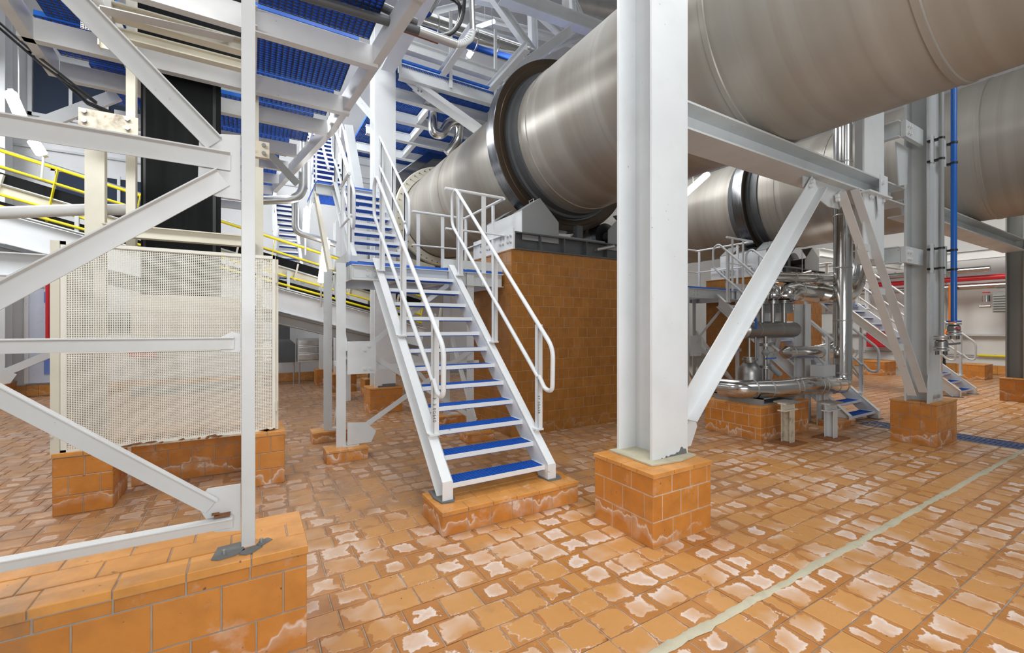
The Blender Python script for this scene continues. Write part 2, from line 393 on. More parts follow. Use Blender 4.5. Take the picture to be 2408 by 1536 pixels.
# mortar filled expansion joint
mb = MB(); pts = []
xx = 1.1; ja = 1.478; jh = .026
while xx < 13:
    ja += (1.478-ja)*.3+rr.uniform(-.0035, .0035); jh += (.025-jh)*.25+rr.uniform(-.004, .0045)
    pts.append((xx, ja, max(.014, jh))); xx += .028
V = []
for x, y, h in pts: V += [(x, y-h, .0005), (x, y-h*.4, .0045+rr.uniform(0, .003)), (x, y+h*.45, .0045+rr.uniform(0, .003)), (x, y+h+rr.uniform(-.003, .003), .0005)]
mb.add(V, [(4*i+k, 4*i+4+k, 4*i+5+k, 4*i+1+k) for i in range(len(pts)-1) for k in range(3)])
ob('mortar_joint', mb, M['mortar'], floor)
# blue drain grating in the floor
def grating(mb, x0, x1, y0, y1, z1, h, px_, py_, t=.004):
    n = max(1, round((x1-x0)/px_)); m_ = max(1, round((y1-y0)/py_))
    for i in range(n+1): x = x0+(x1-x0)*i/n; mb.box(x-t/2, y0, z1-h, x+t/2, y1, z1)
    for i in range(m_+1): y = y0+(y1-y0)*i/m_; mb.box(x0, y-t/2, z1-h*.9, x1, y+t/2, z1-.0006)
    return mb
t = thing('drain_channel', 'blue slotted drain grating set flush in the tiles beside the right tiled plinth', 'drain', loc=(8.85,2.4,0))
ob('grating', grating(MB(), 8.58, 9.04, .3, 3.25, .006, .02, .23, .05, .022), M['navy'], t, 'stuff')
ob('channel_frame', MB().box(8.55, .3, -.02, 8.58, 3.25, .006).box(9.04, .3, -.02, 9.07, 3.25, .006), M['dgrey'], t)
ob('channel_bed', MB().box(8.56, .3, -.03, 9.06, 3.25, .001), M['navy'], t)

ob('wall_back', MB().box(X0, Y1, 0, X1+.2, Y1+.2, H), M['wall'], kind='structure')
wr = ob('wall_right', MB().box(X1, Y0, 0, X1+.2, Y1, H), M['wall'], kind='structure')
ob('wall_left', MB().box(X0-.2, Y0, 0, X0, Y1+.2, H), M['wall'], kind='structure')
ob('ceiling', MB().box(X0, Y0, H, X1+.2, Y1+.2, H+.2), M['ceil'], kind='structure')
bb = ob('baseboard_back', MB().box(X0, Y1-.05, 0, X1, Y1, .26), M['grout'], kind='structure')
bm_ = MB().tile((0,0,0), (1,0,0), (0,0,1), (0,-1,0), .196, .245, .012, .003).mesh('skirting_tile', False)
for i in range(int(11.5/.2)):
    o = link('skirting_tile', bm_, M['captile'], bb); o.location = (-6+i*.2, Y1-.05, .004)
bb = ob('baseboard_right', MB().box(X1-.05, Y0, 0, X1, Y1, .3), M['grout'], kind='structure')
bm_ = MB().tile((0,0,0), (0,1,0), (0,0,1), (-1,0,0), .246, .28, .012, .003).mesh('skirting_tile', False)
for i in range(30):
    o = link('skirting_tile', bm_, M['captile'], bb); o.location = (X1-.05, 1.5+i*.25, .004)

# ------------------------------------------------------------------ tiled plinths
def tiled(name, label, x0, x1, y0, y1, z1, rh, tw, faces='FLR', cap=.045, capw=.2, mat='walltile', capmat='captile', group=None, first=None, grout='plinthgrout', limit=300, over=.008, cat='plinth', seed=1):
    """brick core under glazed tiles; each tile is a part"""
    q = random.Random(seed); t = thing(name, label, cat, group, ((x0+x1)/2, (y0+y1)/2, 0))
    T = .014
    ob('core', MB().box(x0+T*.28, y0+T*.28, 0, x1-T*.28, y1-T*.28, z1-.006), M[grout], t)
    count = [0]; extra = MB(); meshes = {}
    def put(o_, U, V, N, w_, h, mt, th=T):
        if w_ < .02: return
        w_ -= .006; h -= .006
        o_ = Vector(o_)+Vector(U)*.003+Vector(V)*.003
        if count[0] >= limit: extra.tile(o_, U, V, N, w_, h, th, .003); return
        key = (round(w_,3), round(h,3), tuple(N), th)
        if key not in meshes: meshes[key] = MB().tile((0,0,0), U, V, N, w_, h, th, .003).mesh('tile', False)
        o2 = link('tile', meshes[key], M[mt], t); o2.location = o2.location + o_ + Vector(N)*q.uniform(-.0015, .001); count[0] += 1
    zs = []; zt = z1-cap; k = 0
    hgt = [first] if first else []
    rem = zt-(first or 0); nr = max(1, round(rem/rh)); hgt += [rem/nr]*nr
    z = zt
    spec = {'F': ((x0, y0+T, 0), (1,0,0), (0,-1,0), x1-x0), 'B': ((x1, y1-T, 0), (-1,0,0), (0,1,0), x1-x0),
            'L': ((x0+T, y1, 0), (0,-1,0), (-1,0,0), y1-y0), 'R': ((x1-T, y0, 0), (0,1,0), (1,0,0), y1-y0)}
    for fc in faces:
        o0, U, N, ln = spec[fc]; z = zt
        for r, h in enumerate(hgt):
            z -= h; a = 0.0; nxt = tw*(1 if r % 2 == 0 else .5)+q.uniform(-.01, .01)
            while a < ln-1e-4:
                e = min(ln, a+nxt)
                if ln-e < .035: e = ln
                put(Vector(o0)+Vector(U)*a+Vector((0,0,z)), U, (0,0,1), N, e-a, h, mat); a = e; nxt = tw+q.uniform(-.008, .008)
    # cap tiles
    ny = max(1, round((y1-y0+2*over)/capw)); nx = max(1, round((x1-x0+2*over)/tw)); dy = (y1-y0+2*over)/ny; dx = (x1-x0+2*over)/nx
    for j in range(ny):
        off = 0 if j % 2 == 0 else dx*.35; a = 0.0; n = dx-off if off else dx
        while a < x1-x0+2*over-1e-4:
            e = min(x1-x0+2*over, a+n)
            put((x0-over+a, y0-over+j*dy, z1-cap+.004), (1,0,0), (0,1,0), (0,0,1), e-a, dy, capmat, cap-.004); a = e; n = dx
    if extra.v: ob('tiles', extra, M[mat], t, 'stuff')
    return t
tiled('tiled_plinth', 'long low orange tiled plinth carrying the near white steel frame', -3.2, .241, 2.40, 2.87, .511, .205, .245, 'FR', .042, .16, first=.06, seed=2, limit=200)
tiled('tiled_plinth', 'square orange tiled plinth under the big white column at the centre', 2.475, 3.135, 2.175, 2.80, .54, .182, .208, 'FLR', .034, .16, first=.13, grout='whitegrout', seed=4)
tiled('tiled_plinth', 'low orange tiled plinth at the foot of the white staircase', 1.247, 2.56, 3.115, 3.56, .19, .16, .205, 'FLR', .034, .15, seed=6)
tiled('tiled_plinth', 'orange tiled plinth under the grey right-hand column beside the blue drain', 7.745, 8.525, 2.085, 2.58, .585, .185, .215, 'FLR', .03, .17, first=.17, seed=8)
tiled('tiled_plinth', 'orange tiled plinth under the farther right column at the picture edge', 13.95, 14.7, 2.35, 2.75, .49, .2, .24, 'FLR', .03, .2, seed=9)
tiled('tiled_plinth', 'orange tiled plinth under the white column behind the stair platform', 1.86, 2.46, 8.16, 8.66, .47, .16, .2, 'FLR', .03, .17, first=.13, seed=10)
tiled('tiled_plinth', 'orange tiled plinth under the steel vessel with bright pipes', 6.09, 7.39, 3.46, 4.33, .482, .155, .2, 'FLR', .03, .17, first=.10, grout='whitegrout', seed=11)
tiled('tiled_plinth', 'orange tiled plinth under the left end of the perforated guard', -1.43, -1.045, 5.12, 5.66, .53, .17, .2, 'FLR', .04, .2, seed=12)
tiled('tiled_plinth', 'orange tiled plinth under the right end of the perforated guard', -.02, .30, 5.06, 5.6, .53, .17, .2, 'FLR', .04, .2, seed=13)
tiled('tiled_plinth', 'low orange tiled wall running behind the guard plinths', -1.03, .0, 5.70, 6.0, .52, .17, .2, 'F', .04, .2, seed=14)
tiled('tiled_plinth', 'small flat tiled pad under the front left leg of the stair platform', .75, 1.216, 5.43, 5.72, .152, .12, .2, 'FLR', .03, .17, seed=15)
tiled('tiled_plinth', 'small flat tiled pad under the rear left leg of the stair platform', .72, 1.165, 6.48, 6.78, .152, .12, .2, 'FLR', .03, .17, seed=16)
tiled('tiled_plinth', 'small flat tiled pad under the front right leg of the stair platform', 2.55, 2.95, 5.45, 5.75, .13, .1, .2, 'FLR', .03, .17, seed=17)
tiled('tiled_plinth', 'small flat tiled pad under the rear right leg of the stair platform', 2.62, 3.1, 6.72, 6.98, .13, .1, .2, 'FLR', .03, .17, seed=18)
tiled('tiled_plinth', 'orange tiled plinth under the thin white column below the conveyor', 1.52, 2.0, 12.9, 13.4, .43, .2, .24, 'FLR', .03, .2, seed=19)
tiled('tiled_plinth', 'orange tiled plinth half hidden by the left platform legs', 1.62, 2.25, 11.3, 11.9, .44, .2, .24, 'FLR', .03, .2, seed=20)
tiled('tiled_plinth', 'orange tiled plinth under the dark grey post behind the platform', 2.28, 2.9, 10.5, 11.0, .36, .18, .24, 'FLR', .03, .2, seed=21)
tiled('tiled_plinth', 'orange tiled plinth at the far left wall column', -5.3, -4.55, 13.7, 14.25, .36, .18, .24, 'FR', .03, .2, seed=22)
tiled('tiled_plinth', 'orange tiled plinth beyond the second kiln stair near the far wall', 17.6, 18.5, 6.0, 6.6, .45, .2, .24, 'FLR', .03, .2, seed=23)
tiled('tiled_plinth', 'orange tiled plinth against the right wall behind the orange pipe', 18.8, 19.6, 4.0, 4.6, .45, .2, .24, 'FLR', .03, .2, seed=24)
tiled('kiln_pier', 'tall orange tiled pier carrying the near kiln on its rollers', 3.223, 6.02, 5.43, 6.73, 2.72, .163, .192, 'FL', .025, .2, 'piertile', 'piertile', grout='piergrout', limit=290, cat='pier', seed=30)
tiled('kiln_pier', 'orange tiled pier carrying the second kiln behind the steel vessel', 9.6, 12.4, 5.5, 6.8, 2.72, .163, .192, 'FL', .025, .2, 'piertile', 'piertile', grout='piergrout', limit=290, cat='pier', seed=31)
tiled('tiled_plinth', 'low tiled pad beneath the foot of the second kiln stair', 7.9, 8.42, 3.25, 3.6, .1, .1, .2, 'FLR', .03, .17, seed=32)

# ------------------------------------------------------------------ big columns
def bolts(mb, pts, axis, r=.012, h=.014):
    a = Vector(axis).normalized()
    for p in pts: mb.lathe([(0, r), (h, r)], p, a, 6)
    return mb
t = thing('steel_column', 'massive white steel column on a square tiled plinth at the centre', 'column', loc=(2.9,2.56,.54))
ob('front_flange', MB().box(2.69, 2.375, .53, 3.115, 2.40, 6.2), M['white'], t, bevel=.003)
ob('rear_flange', MB().box(2.69, 2.735, .53, 3.115, 2.76, 6.2), M['white'], t, bevel=.003)
ob('web', MB().box(2.885, 2.40, .53, 2.915, 2.735, 6.2), M['white'], t)
ob('base_grout', MB().poly([(2.60,2.30,.541),(2.9,2.27,.541),(3.13,2.31,.541),(3.13,2.78,.541),(2.62,2.78,.541)], (0,0,.012)), M['mortar'], t)
pts = [(2.72,.538)]+[(2.72+.016*i, .550+.006*math.sin(i*1.7)+.004*math.sin(i*4.1)+(.028*(i/23.) if i > 7 else 0)+(.035*math.exp(-((i-20)/2.2)**2))) for i in range(24)]+[(3.10,.538)]
ob('mortar_smear', MB().poly([(x, 2.376, z) for x, z in pts], (0,-.006,0)), M['cement'], t)
ob('drain_stub', MB().cyl((2.80,2.42,.54), (2.80,2.42,.62), .014).box(2.775, 2.395, .55, 2.825, 2.445, .565), M['cream'], t)
ob('gusset_plate', MB().poly([(3.10,2.484,.55),(3.30,2.484,.56),(3.385,2.484,.72),(3.29,2.484,.94),(3.10,2.484,1.0)], (0,.015,0)), M['white'], t)
ob('bolt', bolts(MB(), [(2.86,2.44,2.99)], (-1,0,0), .022, .03), M['white'], t)
ob('bolt', bolts(MB(), [(2.86,2.44,2.88)], (-1,0,0), .022, .03), M['white'], t)
def tri_column(lab, x0, x1, y0, y1, z0, z1, mat, name='steel_column', tf=.025, gus=None):
    t = thing(name, lab, 'column', loc=((x0+x1)/2, (y0+y1)/2, z0)); xm = (x0+x1)/2
    ob('front_flange', MB().box(x0, y0, z0, x1, y0+tf, z1), M[mat], t, bevel=.003)
    ob('rear_flange', MB().box(x0, y1-tf, z0, x1, y1, z1), M[mat], t, bevel=.003)
    ob('web', MB().box(xm-.014, y0+tf, z0, xm+.014, y1-tf, z1), M[mat], t)
    return t
t = tri_column('grey steel column on a tiled plinth with a blue pipe beside it', 7.73, 8.14, 2.16, 2.42, .575, 6.5, 'grey')
ob('base_plate', MB().poly([(7.66,2.16,.58),(8.20,2.16,.58),(8.20,2.16,.8),(8.16,2.16,.96),(8.13,2.16,.96),(8.13,2.16,.72),(7.76,2.16,.72),(7.74,2.16,.96),(7.70,2.16,.96),(7.66,2.16,.84)], (0,-.012,0)), M['grey'], t)
bolt_m = bolts(MB(), [(0,0,0)], (0,-1,0), .026, .03).mesh('bolt')
for x, z in ((7.85,.66),(7.99,.66)):
    o = link('bolt', bolt_m, M['galv'], t); o.location = o.location+Vector((x, 2.15, z))
tri_column('grey steel column at the right edge of the picture', 14.15, 14.55, 2.42, 2.70, .48, 6.5, 'dgrey')
t = tri_column('white steel column rising behind the stair platform to the upper gallery', 1.96, 2.355, 8.24, 8.60, .46, 7.4, 'white')
ob('mortar_smear', MB().box(2.02, 8.215, .46, 2.30, 8.24, .50).box(2.1, 8.21, .46, 2.34, 8.24, .53), M['cement'], t)
tri_column('thin white column standing on a tiled plinth below the conveyor', 1.62, 1.82, 13.0, 13.2, .42, 3.6, 'white', tf=.012)
tri_column('plain white column behind the left legs of the stair platform', 1.78, 2.12, 11.45, 11.75, .43, 4.2, 'wall', tf=.015)
tri_column('dark grey post on a tiled plinth behind the platform', 2.42, 2.68, 10.6, 10.85, .35, 3.4, 'dgrey', tf=.012)
tri_column('wide white column against the far left wall', -5.15, -4.6, 13.85, 14.2, .35, 9.5, 'white', tf=.02)

# ------------------------------------------------------------------ kilns
def kiln(lab, xk, zk, r, ya, yb, yt, tr, rings, hood=True):
    t = thing('rotary_kiln', lab, 'kiln', loc=(xk, yt, zk))
    ob('shell', MB().lathe([(ya, r), (yb, r)], (xk,0,zk), (0,1,0), 128), M['kiln'], t)
    q = MB().lathe([(-.125, r+.02), (-.125, tr-.012), (-.113, tr), (.113, tr), (.125, tr-.012), (.125, r+.02)], (xk,yt,zk), (0,1,0), 128, caps=False)
    ob('riding_ring', q, M['tyre'], t)
    ob('ring_side', MB().lathe([(-.128, tr-.10), (-.131, tr-.02), (-.129, tr-.005)], (xk,yt,zk), (0,1,0), 96, caps=False), M['tyreface'], t)
    ob('ring_side', MB().lathe([(-.127, r+.10), (-.135, r+.13), (-.135, tr-.105), (-.128, tr-.095)], (xk,yt,zk), (0,1,0), 96, caps=False), M['tyreface'], t)
    ob('ring_pad', MB().lathe([(-.36, r+.001), (-.35, r+.03), (-.20, r+.035), (-.19, r+.075), (.19, r+.075), (.20, r+.03), (.36, r+.001)], (xk,yt,zk), (0,1,0), 96, caps=False), M['dark'], t)
    for y in rings:
        ob('weld_ring', MB().lathe([(-.03, r), (-.022, r+.010), (.022, r+.010), (.03, r)], (xk,y,zk), (0,1,0), 128, caps=False), M['kiln'], t)
    # roller stations
    f = thing('roller_station', 'steel roller base and grey housings under the %s beige kiln' % ('near' if xk < 8 else 'second'), 'roller base', loc=(xk, yt, 2.72))
    zt = 2.72; xa, xb = xk-1.36, xk+1.36
    for y in (yt-.52, yt+.52): ob('base_beam', MB().prism(I_(.26, .2, .02, .014), (xa, y, zt+.13), (xb, y, zt+.13)), M['dark'], f)
    for i in range(7):
        x = xa+.02+i*.445; ob('stiffener', MB().box(x, yt-.62, zt+.02, x+.014, yt-.43, zt+.24), M['dark'], f)
    ob('end_plate', MB().box(xa-.03, yt-.64, zt, xa, yt+.66, zt+.30), M['white'], f)
    bm2 = bolts(MB(), [(0,0,0)], (-1,0,0), .018, .02).mesh('bolt')
    for j in range(5):
        for z in (zt+.10, zt+.19):
            if j == 2: continue
            for dy in (0, .08):
                o = link('bolt', bm2, M['galv'], f); o.location = o.location+Vector((xa-.03, yt-.58+j*.22+dy, z))
    for sgn in (-1, 1):
        ca = (tr+.25); x = xk+sgn*ca*math.sin(R(30)); z = zk-ca*math.cos(R(30))
        ob('roller', MB().lathe([(-.16, .25), (.16, .25)], (x, yt, z), (0,1,0), 48), M['tyre'], f)
        ob('axle', MB().lathe([(-.42, .08), (.42, .08)], (x, yt, z), (0,1,0), 20), M['dark'], f)
        ys, ye = yt-.56, yt+.55
        P = [(x-.345,2.885),(x+.325,2.885),(x+.325,3.215),(x-.02,3.535),(x-.345,3.315)] if sgn < 0 else [(x+.345,2.885),(x-.325,2.885),(x-.325,3.215),(x+.02,3.535),(x+.345,3.315)]
        ob('roller_housing', MB().poly([(a, ys, b_) for a, b_ in P], (0,.012,0)), M['house'], f)
        ob('roller_housing', MB().poly([(a, ye, b_) for a, b_ in P], (0,.012,0)), M['house'], f)
        e = -1 if sgn < 0 else 1
        ob('side_cover', MB().box(x+e*.345, ys, 2.96, x+e*.355, ye, 3.31), M['white'] if sgn < 0 else M['house'], f)
        ob('top_cover', MB().poly([(x+e*.345,ys,3.315),(x+e*.02,ys,3.535),(x+e*.02,ys+.25,3.535),(x+e*.345,ys+.25,3.315)], (0,0,.01)), M['house'], f)
        ob('top_cover', MB().poly([(x+e*.345,ye-.3,3.315),(x+e*.02,ye-.3,3.535),(x+e*.02,ye,3.535),(x+e*.345,ye,3.315)], (0,0,.01)), M['house'], f)
        ob('lifting_handle', MB().tube([(x+e*.18,ys+.06,3.43),(x+e*.18,ys+.06,3.49),(x+e*.10,ys+.06,3.54),(x+e*.10,ys+.06,3.48)], .006, 6), M['galv'], f)
    ob('support_post', MB().box(xk-.06, yt-.45, 2.9, xk+.06, yt-.35, 3.25), M['dark'], f)
    ob('lube_tray', MB().box(xk-.55, yt-.5, 2.98, xk+.5, yt+.5, 3.03), M['house'], f)
    ob('lube_pipe', MB().tube([(xk+.55,yt-.66,2.93),(xk+.25,yt-.60,2.86),(xk+.25,yt-.3,2.86)], .028, 10), M['galv'], f)
    return t
KX, KZ = 4.62, 4.65
k1 = kiln('huge beige rotary kiln overhead with a dark ring above the tall tiled pier', KX, KZ, 1.14, -4.0, 11.55, 6.03, 1.43, (5.47, 2.53, 1.15, 9.0))
k2 = kiln('second beige rotary kiln with a dark ring farther back on the right', 11.05, KZ, 1.18, -3.0, 12.5, 6.05, 1.40, (5.35, 4.4, 2.2, 8.2))
# hood at the far end of the near kiln
t = thing('kiln_hood', 'grey hood with crinkled foil edging at the far end of the near kiln', 'hood', loc=(4.62,12.5,2.9))
ob('body', MB().poly([(2.95,11.75,3.0),(6.3,11.75,3.0),(6.3,11.75,6.1),(5.4,11.75,6.55),(4.3,11.75,6.45),(3.3,11.75,5.55),(2.95,11.75,4.7)], (0,1.6,0)), M['house'], t)
ob('foil_edge', MB().poly([(2.9,11.62,4.7),(3.28,11.62,5.6),(4.28,11.62,6.5),(5.4,11.62,6.62),(5.4,11.62,6.4),(4.36,11.62,6.28),(3.45,11.62,5.45),(3.1,11.62,4.65)], (0,.3,0)), M['chrome'], t)
ob('seal_ring', MB().lathe([(0, 1.16), (0, 1.36), (.04, 1.38), (.10, 1.38), (.10, 1.16)], (KX,11.42,KZ), (0,1,0), 96, caps=False), M['cream'], t)
rb = bolts(MB(), [(0,0,0)], (0,-1,0), .014, .03).mesh('bolt')
for i in range(26):
    a = R(95+i*7.2); o = link('bolt', rb, M['dark'], t); o.location = o.location+Vector((KX+1.3*math.cos(a), 11.42, KZ+1.3*math.sin(a)))
ob('spill_chute', MB().poly([(3.35,11.3,3.75),(3.6,11.3,3.4),(4.3,11.3,3.25),(4.3,11.3,3.05),(3.5,11.3,3.1),(3.2,11.3,3.5)], (0,.3,0)), M['cream'], t)
# ------------------------------------------------------------------ stairs
def tread_mesh_grate(x0, x1, d):
    return grating(MB(), x0+.012, x1-.012, .012, d-.006, -.004, .046, .030, .034, .004)
def treads(t, n, x0, x1, y0, z0, run, rise, dirn=1, depth=.215):
    """n treads; each is a painted frame with a blue grate as its sub-part"""
    fm = MB().box(x0, 0, -.040, x1, .006, 0).box(x0, .006, -.045, x0+.006, depth, -.001).box(x1-.006, .006, -.045, x1, depth, -.001).box(x0, depth-.005, -.03, x1, depth, -.006).mesh('tread', False)
    gm = tread_mesh_grate(x0, x1, depth).mesh('grate', False)
    bk = MB()
    for k in range(n):
        o = link('tread', fm, M['white'], t); o.location = o.location+Vector((0, y0+run*k*dirn, z0+rise*k))
        g = link('grate', gm, M['blue'], o, 'stuff'); g.location = (0, 0, 0)
def stringer(t, x, e, y0, zt0, zfoot, y1, zt1, d=.2, fl=.09, mat='white', tan=.9016):
    """channel stringer in a YZ plane: web at x, flanges towards e"""
    n = Vector((0, -math.sin(math.atan(tan)), math.cos(math.atan(tan))))
    lo0 = zt0-d/math.cos(math.atan(tan)); lo1 = zt1-d/math.cos(math.atan(tan))
    yb = y0+(zfoot-lo0)/tan
    P = [(x,y0,zfoot),(x,yb,zfoot),(x,y1,lo1),(x,y1,zt1),(x,y0,zt0)] if zfoot is not None else None
    s = ob('stringer', MB().poly(P, (e*.008,0,0)), M[mat], t)
    a = math.atan(tan); dv = Vector((0, math.cos(a), math.sin(a)))
    ob('top_flange', MB().poly([(x,y0,zt0),(x,y1,zt1),(x+e*fl,y1,zt1),(x+e*fl,y0,zt0)], n*-.009), M[mat], s)
    ob('bottom_flange', MB().poly([(x,yb,zfoot),(x,y1,lo1),(x+e*fl,y1,lo1),(x+e*fl,yb,zfoot)], n*.009), M[mat], s)
    if zfoot is not None: ob('end_plate', MB().box(min(x,x+e*fl), y0-.006, zfoot, max(x,x+e*fl), y0+.002, zt0), M[mat], s)
    return s
def stair_rail(t, x, pts, posts, r=.0215, wd=.05, mat='white'):
    ob('handrail', MB().tube([(x, a, b_) for a, b_ in pts], r, 12, bend=.10, seg=6), M[mat], t)
    for (y, zb, zt) in posts:
        p = ob('rail_post', MB().box(x-.006, y-wd/2, zb, x+.006, y+wd/2, zt).box(x-.006, y-wd/2, zb, x+.048, y-wd/2+.006, zt), M[mat], t)
        ob('post_foot', MB().box(x-.045, y-.05, zb-.005, x+.045, y+.04, zb+.012), M[mat], p)
def text_mesh(txt, size, M4):
    c = bpy.data.curves.new('ink', 'FONT'); c.body = txt; c.size = size; c.extrude = .0004; c.space_character = 1.25
    tmp = bpy.data.objects.new('ink', c); COL.objects.link(tmp)
    dg = bpy.context.evaluated_depsgraph_get(); me = bpy.data.meshes.new_from_object(tmp.evaluated_get(dg)); bpy.data.objects.remove(tmp)
    me.transform(M4); me.materials.clear(); return me

st = thing('steel_stair', 'white steel staircase with blue grated treads climbing from the low tiled plinth to the platform', 'stair', loc=(1.87,3.4,.19))
treads(st, 12, 1.405, 2.33, 3.318, .32, .193, .174)
stringer(st, 1.405, -1, 3.295, .352, .19, 5.64, 2.465)
stringer(st, 2.33, 1, 3.275, .336, .19, 5.62, 2.449)
def loop(y0, z0): return None
RAILPTS = [(3.66,1.10),(3.56,1.05),(3.46,1.02),(3.375,1.10),(3.375,1.42),(3.47,1.535),(5.60,3.46),(5.745,3.38),(5.745,3.0),(3.64,1.13)]
RAILPTS = [(3.60,1.14),(3.50,1.02),(3.385,1.02),(3.375,1.42),(5.62,3.50),(5.74,3.42),(5.74,3.03),(3.62,1.13)]
stair_rail(st, 1.36, RAILPTS, [(3.63,.66,1.66),(4.56,1.50,2.50),(5.42,2.28,3.28)])
RP2 = [(a-.09, b_-.02) for a, b_ in RAILPTS]
stair_rail(st, 2.40, RP2, [(3.55,.60,1.62),(4.45,1.42,2.42),(5.41,2.28,3.30)])
# pen marks on the lowest posts: reading downwards
def ink(txt, x, y, z, size=.042):
    Mx = Matrix(((0,1,0,0),(0,0,-1,0),(-1,0,0,0),(0,0,0,1)))   # text x -> -z, text y -> +x
    o = link('pen_marking', text_mesh(txt, size, Matrix.Translation((x,y,z)) @ Mx), M['ink'], st)
ink('3. 3 0G640', 1.3535, 3.603, .985, .038)
ink('37 0G638', 2.3935, 3.523, .93, .036)
# cement bed under the feet
ob('cement_bed', MB().poly([(1.28,3.40,.190),(1.30,3.27,.190),(1.40,3.25,.190),(1.44,3.33,.190),(1.41,3.55,.190),(1.30,3.57,.190)], (0,0,.012)), M['cement'], st)
ob('cement_bed', MB().poly([(2.31,3.40,.190),(2.33,3.25,.190),(2.46,3.24,.190),(2.50,3.33,.190),(2.45,3.45,.190)], (0,0,.012)), M['cement'], st)

def platform(lab):
    t = thing('stair_platform', lab, 'platform', loc=(2.1,6.2,0))
    zt = 2.4
    ob('deck_grating', grating(MB(), 1.06, 3.18, 5.66, 6.50, zt, .035, .03, .10, .004), M['blue'], t, 'stuff')
    ob('deck_grating', grating(MB(), 2.2, 3.18, 6.5, 7.05, zt, .035, .03, .10, .004), M['blue'], t, 'stuff')
    ob('grating_edge', MB().box(1.05, 5.645, zt-.033, 3.195, 5.655, zt+.004), M['blue'], t)
    ob('grating_edge', MB().box(1.045, 5.655, zt-.033, 1.055, 6.6, zt+.004), M['blue'], t)
    zb = zt-.036
    ob('deck_beam', MB().prism(C_(.19, .07, .01, 1), (1.06,5.66,zb-.095), (3.19,5.66,zb-.095)), M['grey'], t)
    ob('deck_beam', MB().prism(C_(.19, .07, .01, 1), (1.06,7.0,zb-.095), (3.19,7.0,zb-.095)), M['grey'], t)
    ob('deck_beam', MB().box(1.05, 5.66, zb-.19, 1.065, 7.0, zb), M['grey'], t)
    ob('deck_beam', MB().box(3.18, 5.66, zb-.19, 3.195, 7.05, zb), M['grey'], t)
    for x in (1.75, 2.45): ob('deck_joist', MB().prism(C_(.12, .05, .008), (x,5.67,zb-.07), (x,7.0,zb-.07)), M['grey'], t)
    ob('splice_plate', MB().box(1.09, 5.645, zb-.15, 1.31, 5.655, zb-.01), M['grey'], t)
    bm2 = bolts(MB(), [(0,0,0)], (0,-1,0), .016, .014).mesh('bolt')
    for x in (1.25, 1.34):
        for z in (zb-.05, zb-.12):
            o = link('bolt', bm2, M['grey'], t); o.location = o.location+Vector((x, 5.645, z))
    ob('toe_board', MB().box(1.03, 5.75, zt+.005, 1.038, 6.7, zt+.13), M['grey'], t)
    ob('toe_board', MB().box(2.27, 5.64, zt+.01, 3.2, 5.648, zt+.13), M['grey'], t)
    # legs
    for i, (x, y, zf) in enumerate(((.985,5.57,.15),(.975,6.55,.15),(2.72,5.62,.13),(2.85,6.80,.13))):
        ob('leg', MB().prism(L_(.11, .09, .01), (x,y,zf), (x,y,zb-.0), (0,1,0)), M['grey'], t)
        ob('leg_foot', MB().box(x-.04, y-.03, zf, x+.15, y+.13, zf+.014), M['grey'], t)
    # bracing between the front legs and along the left side
    br = [((1.05,5.60,.30),(2.15,5.62,1.30)),((1.18,5.60,1.12),(2.72,5.63,.30)),((1.05,5.60,1.25),(1.95,5.62,2.1))]
    def flat(name, a, b_, w_=.06, up=(0,1,0)): ob(name, MB().prism(L_(w_, w_*.8, .007), a, b_, up), M['grey'], t)
    flat('brace', (1.10,5.58,.27), (2.70,5.60,1.25)); flat('brace', (1.12,5.575,1.22), (2.35,5.59,2.16)); flat('brace', (1.15,5.61,1.30), (2.75,5.63,.24))
    flat('brace', (.98,5.62,1.06), (2.80,5.62,1.06)); flat('brace', (1.0,6.5,.24), (.99,5.66,1.30), .06, (1,0,0)); flat('brace', (1.0,5.65,1.2), (1.0,6.55,2.2), .06, (1,0,0))
    flat('brace', (.99,5.66,1.12), (.99,6.55,1.12), .06, (1,0,0)); flat('brace', (2.85,6.8,.24), (2.0,6.8,1.3)); flat('brace', (2.75,5.7,.3), (2.85,6.8,1.5), .06, (1,0,0))
    g = ob('gusset_plate', MB().box(1.0, 5.555, 1.02, 1.34, 5.565, 1.42), M['grey'], t)
    for x, z in ((1.25,1.36),(1.20,1.31),(1.20,1.08),(1.27,1.08)):
        o = link('bolt', bm2, M['grey'], t); o.location = o.location+Vector((x, 5.555, z))
    ob('gusset_plate', MB().poly([(1.0,5.56,.17),(1.28,5.56,.17),(1.34,5.56,.3),(1.22,5.56,.42),(1.0,5.56,.44)], (0,-.01,0)), M['grey'], t)
    # rails
    def rail(pts, r=.0215): ob('rail', MB().tube(pts, r, 10), M['white'], t)
    rail([(2.29,5.64,3.5),(3.215,5.64,3.5)]); rail([(3.215,5.62,3.49),(3.215,7.08,3.49)]); rail([(2.28,7.05,3.5),(3.22,7.05,3.5)])
    rail([(2.30,5.64,2.95),(3.215,5.64,2.95)], .014); rail([(3.215,5.62,2.95),(3.215,7.08,2.95)], .014); rail([(2.28,7.05,2.95),(3.22,7.05,2.95)], .014)
    for x in (2.53, 2.92): ob('rail_post', MB().prism(L_(.07, .03, .007), (x,5.635,zb-.17), (x,5.635,3.49), (0,1,0)), M['white'], t)
    for y in (5.95, 6.95): ob('rail_post', MB().prism(L_(.05, .03, .007), (3.205,y,zb-.17), (3.205,y,3.49), (1,0,0)), M['white'], t)
    for x in (2.42, 2.85): ob('rail_post', MB().prism(L_(.06, .03, .007), (x,7.05,zb-.17), (x,7.05,3.49), (0,1,0)), M['white'], t)
    rail([(1.05,5.70,3.5),(1.05,6.35,3.5)]); rail([(1.05,5.70,2.95),(1.05,6.35,2.95)], .014)
